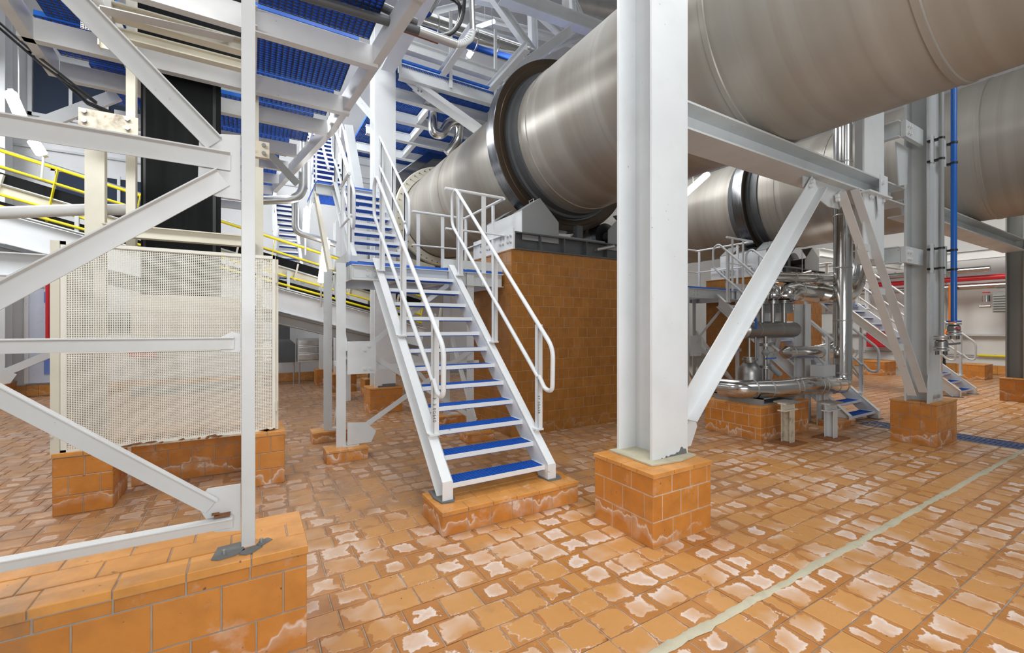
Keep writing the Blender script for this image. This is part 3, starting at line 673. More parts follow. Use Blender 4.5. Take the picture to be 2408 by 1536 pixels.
    for y in (5.80, 6.25): ob('rail_post', MB().prism(L_(.06, .03, .007), (1.05,y,zb-.17), (1.05,y,3.49), (1,0,0)), M['white'], t)
    return t
pf = platform('grey steel landing with a blue grated deck at the head of the white staircase')

def flight(lab, x0, x1, ya, za, n, run=.193, rise=.174, rl=True, rr_=True, mat='white'):
    t = thing('steel_stair', lab, 'stair', loc=((x0+x1)/2, ya, za-rise))
    treads(t, n, x0, x1, ya, za, run, rise)
    tan = rise/run; L = n*run+.1
    for x, e in ((x0, -1), (x1, 1)): stringer(t, x, e, ya-.03, za+.03, za-.15, ya+L, za+.03+tan*(L+.03), .2, .07, mat, tan)
    for x, on in ((x0-.04, rl), (x1+.04, rr_)):
        if not on: continue
        z = lambda y, h: za+tan*(y-ya)+h
        yb, yt = ya+.05, ya+L
        stair_rail(t, x, [(yb+.15,z(yb+.15,.42)),(yb+.0,z(yb,.36)),(yb-.06,z(yb,.5)),(yb-.06,z(yb-.06,.95)),(yt,z(yt,.98)),(yt+.08,z(yt,.9)),(yt+.08,z(yt,.5)),(yb+.15,z(yb+.15,.45))],
                   [(y, z(y,-.02), z(y,.95)) for y in (yb+.2, (yb+yt)/2, yt-.15)])
    return t
flight('upper white stair with blue treads rising from the landing to the second landing', 1.30, 2.02, 6.50, 2.574, 9)
t = thing('stair_landing', 'small upper landing with bright blue edge between two white stairs', 'landing', loc=(1.5,8.9,4.0))
ob('deck_grating', grating(MB(), 1.02, 1.93, 8.36, 9.7, 4.14, .035, .03, .1, .004), M['blue'], t, 'stuff')
ob('grating_edge', MB().box(.98, 8.33, 4.105, 2.03, 8.342, 4.145).box(.975, 8.34, 4.105, .985, 9.7, 4.145), M['blue'], t)
ob('deck_beam', MB().prism(C_(.18, .06, .01), (.98,8.35,4.01), (2.03,8.35,4.01)), M['grey'], t)
ob('deck_beam', MB().box(.98, 8.35, 3.9, .995, 9.7, 4.10), M['grey'], t)
ob('support_strut', MB().prism(C_(.14, .06, .01), (1.02,8.5,3.95), (1.0,6.65,2.35)), M['cream'], t)
ob('rail', MB().tube([(.98,9.6,5.2),(.98,8.3,5.2),(.98,6.9,3.9)], .02, 10), M['white'], t)
for y in (8.45, 9.3): ob('rail_post', MB().prism(L_(.06, .03, .007), (.98,y,4.0), (.98,y,5.2), (1,0,0)), M['white'], t)
flight('narrow top stair of white treads climbing away beside the tall column', 1.12, 1.82, 9.75, 4.30, 17, mat='grey')
flight('far white stair seen past the grey downpipe', .55, 1.0, 11.2, 2.75, 14, rr_=False, mat='grey')
# the same stair and landing at the next kilns
c = copy_tree(st, (6.95, -.02, -.19), label='grey stair to the second kiln behind the bright steel pipes')
c = copy_tree(pf, (6.39, .02, -.0), label='grey landing of the second kiln stair behind the big white column')
c = copy_tree(st, (12.35, 0, -.19), label='farthest grey stair on the right beside the orange pipe')
c = copy_tree(pf, (12.35, 0, -.19), label='farthest grey stair landing behind the right-hand column')
# ------------------------------------------------------------------ near white steel frame on the long plinth (left foreground)
t = thing('steel_trestle', 'near white steel trestle with diagonal braces standing on the long tiled plinth', 'frame', loc=(-.02,2.55,.511))
FY = 2.535
def S(u, v, Y=FY): return ay(u, v, Y)
ob('post', MB().prism([(-.03,0),(.03,0),(.03,.007),(-.023,.007),(-.023,.075),(-.03,.075)], (-.011,FY,.505), (-.011,FY,4.3), (0,1,0)), M['frame'], t, bevel=.002)
def member(name, a, b_, w_=.075, leg=.05, tt=.007, mat='frame', par=None, bevel=.0015):
    """angle: broad leg in the XZ plane, narrow leg standing towards the viewer along one edge"""
    prof = [(0,-w_/2),(0,w_/2),(-leg,w_/2),(-leg,w_/2-tt),(-tt,w_/2-tt),(-tt,-w_/2)]
    a = Vector(a); b_ = Vector(b_); d = (b_-a).normalized(); upv = Vector((0,1,0)).cross(d); upv = upv if upv.z > 0 else -upv
    sx = d.cross(upv)
    if sx.y > 0: prof = [(-x, y) for x, y in prof]
    # profile x axis is +-Y here; make the leg point to the viewer (-Y)
    s = -1 if sx.y > 0 else 1
    prof = [(abs(x)*(-1 if sx.y > 0 else 1), y) for x, y in [(0,-w_/2),(0,w_/2),(leg,w_/2),(leg,w_/2-tt),(tt,w_/2-tt),(tt,-w_/2)]]
    return ob(name, MB().prism(prof, a, b_, upv), M[mat], par or t, bevel=bevel)
def cv(a, b_, Y=FY, ext=0.0):
    return S(*a, Y), S(*b_, Y)
member('cross_beam', (-3.0, FY, 2.398), (-.085, FY, 2.398), .082, .045)
member('cross_beam', (-3.0, FY, 1.527), (-.070, FY, 1.519), .060, .045)
member('cross_beam', (-3.0, FY-.0, .660), (-.075, FY, .652), .062, .055)
pA, pB = Vector((-.98, FY, 3.33)), Vector((-.150, FY, 2.475)); member('brace', pA, pB, .085, .04)
member('brace', (-1.05, FY, 1.56), (-.115, FY, 2.318), .085, .045)
member('brace', (-1.05, FY, 1.490), (-.160, FY, .742), .078, .04)
gy = FY+.012
ob('gusset_plate', MB().poly([S(468,330,gy),S(520,315,gy),S(566,318,gy),S(566,470,gy),S(510,462,gy),S(465,440,gy)], (0,.008,0)), M['frame'], t)
ob('gusset_plate', MB().poly([S(505,800,gy),S(545,780,gy),S(566,785,gy),S(566,828,gy),S(520,826,gy)], (0,.008,0)), M['frame'], t)
ob('gusset_plate', MB().poly([S(488,1150,gy),S(566,1138,gy),S(566,1248,gy),S(505,1252,gy),S(460,1185,gy)], (0,.008,0)), M['frame'], t)
ob('rust_flake', MB().box(-.150, FY-.03, .690, -.085, FY+.005, .697).box(-.16, FY-.02, .700, -.13, FY, .706), M['rust'], t)
for (x0, x1, y0, y1) in ((-.16,-.045,2.45,2.60),(.02,.075,2.50,2.58),(-.05,.03,2.44,2.52)):
    ob('cement_bed', MB().poly([(x0,y0+.02,.510),(x0+.03,y0,.510),(x1-.02,y0+.01,.510),(x1+.02,y0+.05,.510),(x1,y1,.510),(x0+.02,y1-.01,.510)], (0,0,.004)), M['cement'], t)
bm2 = bolts(MB(), [(0,0,0)], (0,0,1), .008, .02).mesh('bolt')
for p in ((-.11,2.50,.514),(.045,2.54,.514)):
    o = link('bolt', bm2, M['galv'], t); o.location = o.location+Vector(p)

# ------------------------------------------------------------------ perforated guard round the elevator boot
t = thing('machine_guard', 'big cream perforated sheet guard with rusty lower edge around the belt elevator boot', 'guard', loc=(-.58,5.2,.5))
GX0, GX1, GZ0, GZ1, GY = -1.385, .215, .515, 2.325, 5.15
def perforated(x0, x1, z0, z1, y, nx, nz, hole=.58, th=.003):
    mb = MB(); dx = (x1-x0)/nx; dz = (z1-z0)/nz; wx = dx*(1-hole); wz = dz*(1-hole); V = []; F = []
    xs = []
    for i in range(nx): xs += [x0+i*dx+wx/2, x0+(i+1)*dx-wx/2]
    xs = [x0]+xs+[x1]; zs = [z0]
    for j in range(nz): zs += [z0+j*dz+wz/2, z0+(j+1)*dz-wz/2]
    zs += [z1]; W = len(xs)
    for z in zs:
        for x in xs: V.append((x, y, z))
    for j in range(len(zs)-1):
        for i in range(W-1):
            if i % 2 == 1 and j % 2 == 1: continue
            F.append((j*W+i, j*W+i+1, (j+1)*W+i+1, (j+1)*W+i))
    me = bpy.data.meshes.new('perforated_sheet'); me.from_pydata(V, [], F); me.update(); return me
def sheet(x0, x1, z0, z1, nx, nz, y):
    o = link('perforated_sheet', perforated(x0, x1, z0, z1, y, nx, nz), M['guard'], t)
    m = o.modifiers.new('thickness', 'SOLIDIFY'); m.thickness = .003; m.offset = 0
ZS = 1.375
sheet(GX0+.02, GX1-.01, GZ0+.03, ZS-.01, 101, 54, GY); sheet(GX0+.02, GX1-.01, ZS+.01, GZ1-.02, 101, 60, GY)
fr = lambda x0, z0, x1, z1, y0=GY-.012, y1=GY+.02: ob('guard_frame', MB().box(x0, y0, z0, x1, y1, z1), M['guard'], t)
fr(GX0, GZ0, GX0+.035, GZ1); fr(GX1-.022, GZ0, GX1+.004, GZ1); fr(GX0, GZ1-.03, GX1, GZ1); fr(GX0, GZ0, GX1, GZ0+.035); fr(GX0, ZS-.008, GX1, ZS+.008, GY-.004)
ob('rusty_edge', MB().box(GX0+.3, GY-.016, GZ0+.001, GX1-.02, GY-.011, GZ0+.018), M['rustcream'], t)
q = random.Random(5)
for k in range(16):
    x = GX0+.15+q.random()*1.38; L = .03+.09*q.random(); z = GZ0+.006+.02*q.random()
    ob('rust_patch', MB().poly([(x,GY-.0165,z),(x+L*.6,GY-.0165,z-.006),(x+L,GY-.0165,z+.004),(x+L*.8,GY-.0165,z+.016),(x+L*.3,GY-.0165,z+.010)], (0,.003,0)), M['rust'], t)
ob('guard_post', MB().box(GX0-.06, GY-.02, GZ0-.02, GX0-.002, GY+.05, GZ1), M['cream'], t)
ob('guard_post', MB().box(GX1+.008, GY-.0, GZ0+.02, GX1+.03, GY+.06, GZ1-.03), M['cream'], t)
for x, z in ((GX1+.012,2.10),(GX1+.012,.78),(GX0-.05,.72)): ob('hinge', MB().cyl((x,GY-.02,z-.05), (x,GY-.02,z+.05), .013, 10), M['cream'], t)
for x in (-1.22, .12): ob('foot', MB().cyl((x,5.2,.50), (x,5.2,.56), .025, 10), M['dgrey'], t)
# what shows dimly through the holes
ob('side_sheet', MB().box(GX0+.02, GY+.02, .56, GX0+.03, 5.9, GZ1-.02), M['cream'], t)
t2 = thing('belt_elevator', 'tall black belt elevator with cream frame posts rising behind the perforated guard', 'elevator', loc=(-.6,5.9,.52))
BX0, BX1, BY = -.985, -.29, 5.90
ob('belt', MB().box(BX0, BY, 1.75, BX1, BY+.02, 7.5).box(BX0-.012, BY+.35, 1.75, BX1-.03, BY+.37, 7.5), M['rubber'], t2)
ob('belt_edge', MB().box(BX1-.075, BY-.008, 2.3, BX1-.045, BY, 7.4).box(BX0+.02, BY-.008, 2.3, BX0+.04, BY, 7.4), M['black'], t2)
ob('head_cover', MB().box(-1.03, 5.75, 4.45, -.06, 5.77, 6.4), M['rubber'], t2)
ob('boot_pulley', MB().lathe([(-.38, .30), (.38, .30)], (-.63,5.98,1.62), (1,0,0), 40), M['rubber'], t2)
ob('boot_casing', MB().box(-1.02, 5.66, 1.45, -.10, 5.68, 1.92), M['cream'], t2); ob('boot_casing', MB().box(-1.02, 5.66, .9, -.1, 5.68, 1.0), M['dgrey'], t2)
ob('bearing_block', MB().box(-1.24, 5.85, 1.52, -1.08, 6.1, 1.74), M['dgrey'], t2)
def cpost(x0, x1, y, z0, z1): ob('frame_post', MB().prism(C_(x1-x0, .09, .008), ((x0+x1)/2, y, z0), ((x0+x1)/2, y, z1), (1,0,0)), M['cream'], t2)
cpost(-1.285, -1.15, 5.35, 2.33, 3.35); cpost(-1.27, -1.19, 5.55, .52, 2.33); cpost(-1.02, -.95, 5.45, 2.33, 4.9); cpost(.03, .115, 5.40, 2.3, 3.3); cpost(.05, .11, 5.5, .52, 2.3); cpost(.0, .08, 5.9, 2.3, 4.9)
ob('cross_beam', MB().prism(I_(.11, .10, .010, .008), (-1.15,5.30,2.478), (.02,5.30,2.478)), M['cream'], t2)
ob('cross_beam', MB().prism(C_(.16, .06, .008, -1), (-1.25,5.04,3.37), (-.86,5.04,3.37)), M['rustcream'], t2)
bm3 = bolts(MB(), [(0,0,0)], (0,-1,0), .020, .018).mesh('bolt')
for x, z in ((-1.21,3.42),(-1.21,3.34),(-.93,3.42),(-.93,3.34)):
    o = link('bolt', bm3, M['steel'], t2); o.location = o.location+Vector((x, 5.03, z))
ob('cross_beam', MB().prism(C_(.16, .06, .008, -1), (.03,5.04,3.37), (.16,5.04,3.37)), M['rustcream'], t2)
for z in (3.41, 3.33):
    o = link('bolt', bm3, M['steel'], t2); o.location = o.location+Vector((.11, 5.03, z))
ob('cross_beam', MB().prism(I_(.125, .11, .012, .009), (-1.05,5.0,4.315), (.02,5.0,4.315)), M['cream'], t2)
ob('cross_beam', MB().prism(I_(.09, .09, .012, .009), (-1.02,5.18,4.22), (.02,5.18,4.22)), M['cream'], t2)
ob('frame_post', MB().prism(I_(.10, .10, .01, .008), (-1.07,5.05,4.0), (-1.07,5.05,5.2), (1,0,0)), M['cream'], t2)
link('mesh_panel', perforated(-1.25, -1.1, 4.15, 4.75, 5.1, 9, 36), M['cream'], t2)
t = thing('grey_pipe', 'painted grey pipe crossing level behind the cream posts of the elevator', 'pipe', loc=(-1.5,5.75,2.7))
ob('pipe', MB().tube([(-3.2,5.75,2.42),(-1.96,5.75,2.62),(-1.35,5.75,2.735),(-1.0,5.75,2.78)], .055, 16), M['frame'], t)

# ------------------------------------------------------------------ walkway overhead on the left
t = thing('overhead_walkway', 'walkway of white channel beams and blue grating overhead on the left', 'walkway', loc=(-.3,6,4.2))
Wz = 4.2
for (xa, xb, y, h) in ((.05,1.2,3.3,.21),(-1.3,1.10,4.47,.21),(-1.80,1.04,5.62,.20),(-1.72,.88,6.36,.18),(-1.5,.60,7.42,.18),(-1.2,.54,8.2,.16),(-1.1,.44,9.0,.16),(-1.0,.36,9.8,.16),(-1.0,.30,10.6,.16),(-1.0,.2,11.4,.16)):
    ob('cross_beam', MB().prism(C_(h, .085, .010, -1), (xa,y,Wz+h/2), (xb,y,Wz+h/2)), M['frame'], t, bevel=.002)
zt = Wz+.26
def gr(x0, x1, y0, y1, p=.052):
    ob('deck_grating', grating(MB(), x0, x1, y0, y1, zt+.03, .05, p, p*.85, .007), M['mat'], t, 'stuff')
    ob('shaded_bar_bottoms', grating(MB(), x0, x1, y0, y1, zt-.0205, .006, p, p*.85, .0085), M['bar'], t, 'stuff')  # dark strips under the blue bars, painting their undersides as shaded
gr(.06, 1.0, 3.4, 4.44); gr(.02, .92, 4.52, 5.60); gr(-1.6, -1.02, 4.7, 5.6); gr(.02, .86, 5.66, 6.34); gr(-1.7, -1.05, 5.66, 6.34); gr(-1.5, .72, 6.40, 7.40); gr(-1.2, .5, 7.45, 8.2, .06); gr(-1.1, .4, 8.25, 11.4, .07)
ob('edge_beam', MB().prism(C_(.20, .08, .01, 1), (1.14,3.2,Wz+.13), (.90,6.4,Wz+.13)), M['frame'], t)
ob('edge_beam', MB().prism(C_(.18, .08, .01, 1), (.90,6.4,Wz+.13), (.36,9.8,Wz+.13)), M['frame'], t)
ob('edge_beam', MB().prism(C_(.20, .08, .01, -1), (-1.62,3.9,Wz+.10), (-1.72,6.36,Wz+.10)), M['frame'], t)
ob('inner_beam', MB().prism(C_(.18, .07, .01, 1), (-.02,4.4,Wz+.10), (-.02,6.4,Wz+.10)), M['frame'], t)
ob('inner_beam', MB().prism(C_(.18, .07, .01, -1), (-1.02,4.5,Wz+.10), (-1.02,6.4,Wz+.10)), M['frame'], t)
ob('cross_strut', MB().prism(L_(.12, .05, .008), (-1.05,4.75,4.13), (-.16,4.95,4.30), (0,0,1)), M['frame'], t)
ob('hanger_rod', MB().cyl((.055,6.3,3.3), (.055,6.3,4.3), .012, 8), M['dgrey'], t)
ob('hanger_strut', MB().prism(L_(.10, .05, .007), (.15,7.5,4.22), (.62,7.8,3.85), (0,1,0)), M['galv'], t)
ob('hanger_strut', MB().prism(L_(.13, .05, .008), (-2.1,7.0,3.78), (-1.35,7.0,4.36), (0,1,0)), M['white'], t)
t = thing('cable_run', 'thin dark cables sagging under the overhead walkway at upper left', 'cable', loc=(-1.7,6.2,4.1))
for k, dz in enumerate((0, .05)):
    ob('cable', MB().tube([(-2.2,6.0,4.56+dz),(-1.75,6.0,4.15+dz),(-1.35,6.0,3.87+dz*.3)], .012, 6), M['black'], t)
    ob('cable', MB().tube([(-1.75,6.3,4.22+dz*.5),(-1.5,6.35,3.98+dz*.5),(-1.30,6.4,3.93+dz*.5)], .012, 6), M['black'], t)

# ------------------------------------------------------------------ inclined conveyor with yellow rails
t = thing('belt_conveyor', 'long inclined belt conveyor with yellow handrails sloping down behind the guard', 'conveyor', loc=(0,10,0))
cz = lambda x, d: 3.39-.262*x+d
def run(name, y, d, mk, mat, xa=-5.6, xb=3.3, par=None): return ob(name, mk(MB(), (xa,y,cz(xa,d)), (xb,y,cz(xb,d))), M[mat], par or t)
tb = lambda r: (lambda mb, a, b_: mb.cyl(a, b_, r, 10)); bx = lambda w_, h: (lambda mb, a, b_: mb.prism(B_(w_, h), a, b_))
run('top_rail', 9.55, 0, tb(.024), 'yellow'); run('mid_rail', 9.55, -.24, tb(.020), 'yellow'); run('low_rail', 9.55, -.66, tb(.020), 'yellow'); run('low_rail', 9.50, -.84, tb(.022), 'yellow')
run('far_rail', 10.55, .22, tb(.022), 'galv'); run('far_rail', 10.55, -.1, tb(.018), 'galv')
run('carrying_belt', 10.05, -.40, bx(.9, .16), 'rubber'); run('return_belt', 10.05, -.78, bx(.9, .05), 'rubber')
run('side_plate', 9.60, -.58, bx(.02, .15), 'cream'); run('guide_pipe', 9.57, -.50, tb(.02), 'galv'); run('guide_pipe', 9.45, -.92, tb(.02), 'galv'); run('guide_pipe', 9.45, -1.0, tb(.015), 'galv')
run('fascia_beam', 9.42, -1.17, lambda mb, a, b_: mb.prism(C_(.42, .08, .012, 1), a, b_), 'white'); run('deck_plate', 10.0, -1.42, bx(1.2, .05), 'dgrey')
run('lower_beam', 9.7, -1.52, lambda mb, a, b_: mb.prism(I_(.18, .14), a, b_), 'grey'); run('lower_beam', 10.5, -1.52, lambda mb, a, b_: mb.prism(I_(.18, .14), a, b_), 'grey')
for i in range(9):
    x = -4.6+i*1.0
    ob('rail_post', MB().prism(B_(.07, .012), (x,9.55,cz(x,0)), (x-.13,9.55,cz(x-.13,-.88)), (1,0,0)), M['yellow'], t)
    ob('idler_bracket', MB().prism(B_(.09, .03), (x+.4,9.58,cz(x+.4,-.35)), (x+.33,9.58,cz(x+.33,-.70)), (1,0,0)), M['cream'], t)
    ob('deck_post', MB().box(x+.2, 9.5, cz(x+.2,-1.0), x+.25, 9.55, cz(x+.2,-.55)), M['grey'], t)
for x in (-2.4, 1.75): ob('leg', MB().prism(I_(.2, .2), (x,10.0,0), (x,10.0,cz(x,-1.4)), (0,1,0)), M['white'], t)
t = thing('conveyor_beam', 'level white beam under the conveyor at far left', 'beam', loc=(-4,9.2,2.4))
ob('beam', MB().prism(I_(.34, .2), (-6.5,9.2,2.5), (-2.62,9.2,2.5)), M['white'], t); ob('post', MB().box(-4.9,9.15,0,-4.7,9.3,2.33), M['white'], t)

# ------------------------------------------------------------------ fluorescent lamps
def lamp(lab, a, b_, r=.045, pole=None, dim=False, house='white', up=None):
    a = Vector(a); b_ = Vector(b_); t = thing('fluorescent_lamp', lab, 'lamp', 'fluorescent lamps about the hall', loc=b_)
    ob('tube', MB().tube([a, b_], r, 12), M['dimlamp' if dim else 'lamp'], t)
    d = (b_-a).normalized(); off = Vector((0, r*1.2, r*.4))
    ob('housing', MB().prism(B_(r*1.6, r*.8), a-d*.04+off, b_+d*.04+off), M[house], t)
    if pole: ob('pole', MB().cyl(b_+off, Vector(pole), .016, 8), M['white'], t)
    if up:
        c = (a+b_)/2+off; ob('hanger_rod', MB().cyl(c, (c.x, c.y, up), .008, 6), M['galv'], t)
lamp('bright lamp nearest the left legs of the stair landing', ay(768,566,8.9), ay(756,664,8.9), .065, ay(755,722,9.3))
lamp('bright lamp below the grey downpipe bend', ay(722,492,9.3), ay(719,548,9.3), .06, ay(718,600,9.4))
lamp('bright lamp at the far left near the tall wall window', ay(24,218,9.0), ay(52,282,9.0), .07, up=13.98)
lamp('bright lamp on a white pole just above the yellow rails', ay(78,332,9.3), ay(98,362,9.3), .07, ay(98,420,9.5))
lamp('bright lamp hung between the two kilns', ay(1606,462,6.4), ay(1664,410,6.4), .06, up=13.98)
lamp('bright lamp in the steelwork under the big foil-clad duct', ay(1102,132,9.6), ay(1114,112,9.6), .06, up=13.98)
lamp('unlit bluish lamp hung high near the back wall', ay(1122,64,11.5), ay(1162,50,11.5), .06, dim=True, house='galv', up=13.98)
lamp('bright lamp behind the vessel pipes', (10.3,5.0,2.42), (10.8,5.0,2.45), .06, up=3.3)
# ------------------------------------------------------------------ upper gallery beyond the near kiln
t = thing('upper_gallery', 'high gallery of white beams with dark blue grating above the near kiln', 'gallery', loc=(4.5,10,6.2))
UZ = 6.2
ub = [az(924, v, UZ).y for v in (181, 232, 284, 329)]+[11.9, 12.9]
for i, y in enumerate(ub):
    h = .27 if i == 0 else .21
    ob('cross_beam', MB().prism(I_(h, .14, .014, .01), (2.36,y,UZ+h/2), (7.2,y,UZ+h/2)), M['white'], t)
ob('deck_grating', grating(MB(), 2.3, 7.0, ub[0]-.06, 13.2, UZ+.30, .06, .032, .30, .012), M['blue'], t, 'stuff')
for x in (3.15, 4.6): 
    for k in range(4): ob('joist', MB().prism(I_(.16, .10, .01, .008), (x+.15*k,ub[k]+.02,UZ+.12), (x+.15*k,ub[k+1]-.02,UZ+.12)), M['white'], t)
ob('grating_edge', MB().box(2.3, ub[0]-.08, UZ+.29, 7.0, ub[0]-.06, UZ+.335), M['blue'], t)
a, b_ = ay(945,106,7.9), ay(1215,190,7.9)
ob('upper_beam', MB().prism(I_(.20, .15, .014, .01), (2.1,7.9,a.z), (4.8,7.9,a.z)), M['white'], t)
for x in (3.2, 4.25): ob('outrigger', MB().prism(I_(.15, .12, .012, .01), (x,6.6,a.z-.12), (x,8.3,a.z-.22)), M['white'], t)
for u in (940, 1060, 1165): 
    p = ay(u, 150, 7.95); ob('rail_post', MB().box(p.x-.03, p.y-.02, UZ+.05, p.x+.03, p.y+.02, a.z+1.0), M['white'], t)
ob('brace', MB().prism(C_(.26, .10, .012, 1), (2.70,8.2,6.20), (4.05,8.2,5.66), (0,1,0)), M['white'], t)
ob('gusset_plate', MB().poly([(2.50,8.15,6.34),(2.92,8.15,6.30),(2.90,8.15,6.18),(2.80,8.15,6.05),(2.52,8.15,6.22)], (0,.012,0)), M['white'], t)
for dx in (0, .06):
    for dz in (0, .06):
        o = link('bolt', bm3, M['white'], t); o.location = o.location+Vector((2.76+dx, 8.15, 6.13+dz))
ob('cross_brace', MB().prism(L_(.08, .08, .008), (3.0,12.0,5.3), (4.0,12.0,6.2), (0,1,0)), M['white'], t)
ob('cross_brace', MB().prism(L_(.08, .08, .008), (3.0,12.0,6.2), (3.9,12.0,5.3), (0,1,0)), M['white'], t)
ob('low_beam', MB().prism(I_(.16, .12), (2.6,13.6,6.0), (6.0,13.6,6.0)), M['white'], t)
# longitudinal beam from the tall column towards the viewer
t = thing('gallery_beam', 'heavy white beam running overhead from the tall stair column', 'beam', loc=(2.15,6,6.3))
ob('beam', MB().prism(I_(.34, .24, .018, .012), (2.12,7.95,6.38), (2.12,3.2,6.38)), M['white'], t)
ob('stub', MB().prism(C_(.12, .09, .01), ay(824,222,8.4), ay(884,292,8.4), (0,1,0)), M['white'], t)
t = thing('leaning_prop', 'grey leaning steel prop beside the top white stair', 'prop', loc=(1.5,8.8,4.2))
ob('prop', MB().prism(I_(.22, .16, .014, .01), (1.90,9.2,4.2), (1.72,9.5,5.7), (0,1,0)), M['grey'], t)
# roof steel high over the kiln
t = thing('roof_truss', 'white roof steel with crossing diagonals above the near kiln', 'truss', loc=(5,9,8))
def bm_(u0, v0, u1, v1, Y, h=.22, b=.18, nm='chord', mat='white'):
    ob(nm, MB().prism(I_(h, b, .016, .012), ay(u0,v0,Y), ay(u1,v1,Y), (0,0,1)), M[mat], t)
bm_(1175,-15,1420,75,8.8,.34,.26); bm_(1150,-20,1265,140,9.4,.2,.16,'diagonal'); bm_(1265,140,1345,62,9.4,.16,.14,'diagonal'); bm_(1190,185,1345,70,8.6,.22,.18,'diagonal')
bm_(1250,-10,1255,135,10.2,.2,.2,'vertical'); bm_(1290,120,1440,50,10,.14,.12,'diagonal'); bm_(1210,-20,1330,90,10.5,.2,.16,'diagonal'); bm_(1345,-10,1350,60,9.2,.14,.12,'vertical')
bm_(1110,-10,1300,30,11,.3,.2); bm_(985,40,1230,110,9.9,.22,.18); bm_(1350,0,1375,55,9.2,.1,.1,'diagonal')
bm_(900,60,1130,5,12.5,.2,.2); bm_(1110,40,1420,120,12.5,.24,.2)
for i, (u, v) in enumerate(((1150,0),(1370,0))):
    p = ay(u, v, 9.6)
ob('hanger_rod', MB().cyl(ay(1158,90,11.4), ay(1156,-30,11.4), .015, 6), M['dgrey'], t)
# ducts and pipes up there
t = thing('foil_duct', 'big bright foil-clad duct running level above the near kiln', 'duct', loc=(4.4,9.2,8.1))
ob('duct', MB().cyl(ay(975,48,9.2), ay(1262,142,9.2), .235, 32), M['chrome'], t)
for f in (.15, .45, .62, .9):
    a, b_ = ay(975,48,9.2), ay(1262,142,9.2); d = (b_-a).normalized(); p = a+(b_-a)*f
    ob('seam_band', MB().lathe([(-.02, .237), (-.015, .244), (.015, .244), (.02, .237)], p, d, 32, False), M['galv'], t)
ob('cone', MB().lathe([(0, .12), (.35, .32), (.9, .34)], ay(1000,32,8.6), (0,0,1), 28), M['chrome'], t)
t = thing('foil_duct', 'dark foil-clad duct high at the top right of the near kiln', 'duct', loc=(7.5,9.4,9))
ob('duct', MB().cyl(ay(1335,0,9.6), ay(1470,28,9.6), .26, 24), M['galv'], t)
t = thing('foil_pipe', 'bright S-bent foil-clad pipe under the high gallery', 'pipe', loc=(3.5,9,5.9))
ob('pipe', MB().tube([ay(1018,262,9), ay(1018,312,9), ay(1038,318,9), ay(1058,284,9), ay(1082,286,9.1), ay(1080,325,9.2), ay(1052,362,9.3)], .105, 18, bend=.16, seg=6), M['chrome'], t)
def bands(t, pts, r, par=None):
    for a, d in pts: ob('seam_band', MB().lathe([(-.012, r+.001), (-.008, r+.005), (.008, r+.005), (.012, r+.001)], a, d, 18, False), M['galv'], par or t)
t = thing('conduit_pipe', 'dark round pipe with a pale ribbed hose end hanging across the top centre', 'pipe', loc=S(1072,104,4.0))
ob('pipe', MB().tube([S(500,-75,4.0), S(985,72,4.0), S(1072,104,4.0)], .040, 14), M['dark'], t)
ob('pipe_end', MB().tube([S(985,72,3.995), S(1072,104,3.995)], .042, 14), M['galv'], t)
ob('flexible_hose', MB().tube([S(1068,104,4.0), S(1090,104,4.0), S(1108,92,4.0), S(1112,74,4.0)], .030, 12, bend=.08), M['grey'], t)
for i in range(11):
    q = i/10; p = S(1068+44*q**.8, 104-30*q**2.4, 4.0); ob('hose_rib', MB().lathe([(-.005, .034), (.005, .034)], p, (math.cos(q*1.4), 0, math.sin(q*1.4)), 12), M['white'], t)
t = thing('conduit_pipe', 'rusty brown pipe just behind the dark hanging pipe at top centre', 'pipe', loc=S(1030,95,4.1))
ob('pipe', MB().tube([S(560,-75,4.1), S(960,70,4.1), S(1030,95,4.1)], .035, 12), M['rust'], t)
t = thing('conduit_pipe', 'short dark pipe slanting in from the top edge beside the hanging pipe', 'pipe', loc=S(980,55,4.0))
ob('pipe', MB().tube([S(700,-80,4.0), S(980,55,4.0)], .04, 12), M['dark'], t)
t = thing('vertical_conduit', 'bright vertical conduit dropping to the ribbed hose at top centre', 'pipe', loc=S(1112,76,4.0))
ob('vertical_conduit', MB().tube([S(1112,76,4.0), S(1108,-25,4.0)], .030, 14), M['galv'], t)
t = thing('black_hose', 'outer black corrugated hose looping beside the bright vertical conduit', 'hose', loc=S(1020,85,4.1))
ob('black_hose', MB().tube([S(1020,85,4.1), S(1062,82,4.1), S(1088,45,4.1), S(1092,-10,4.1)], .022, 10, bend=.25, seg=8), M['black'], t)
t = thing('black_hose', 'inner black hose curling back at the top beside the vertical conduit', 'hose', loc=S(1040,84,4.15))
ob('black_hose', MB().tube([S(1040,84,4.15), S(1068,76,4.15), S(1084,40,4.15), S(1080,5,4.15), S(1050,-10,4.15)], .022, 10, bend=.25, seg=8), M['black'], t)
t = thing('downpipe', 'grey galvanised downpipe with a wide elbow beside the far white stair', 'pipe', loc=(.8,8.6,4))
ob('pipe', MB().tube([S(713,300,8.7), S(713,468,8.7), S(600,472,8.7)], .075, 18, bend=.28, seg=8), M['galv'], t)
ob('pipe', MB().tube([S(694,470,9.2), S(694,545,9.2), S(730,556,9.2), S(790,575,9.2)], .06, 14, bend=.15), M['galv'], t)

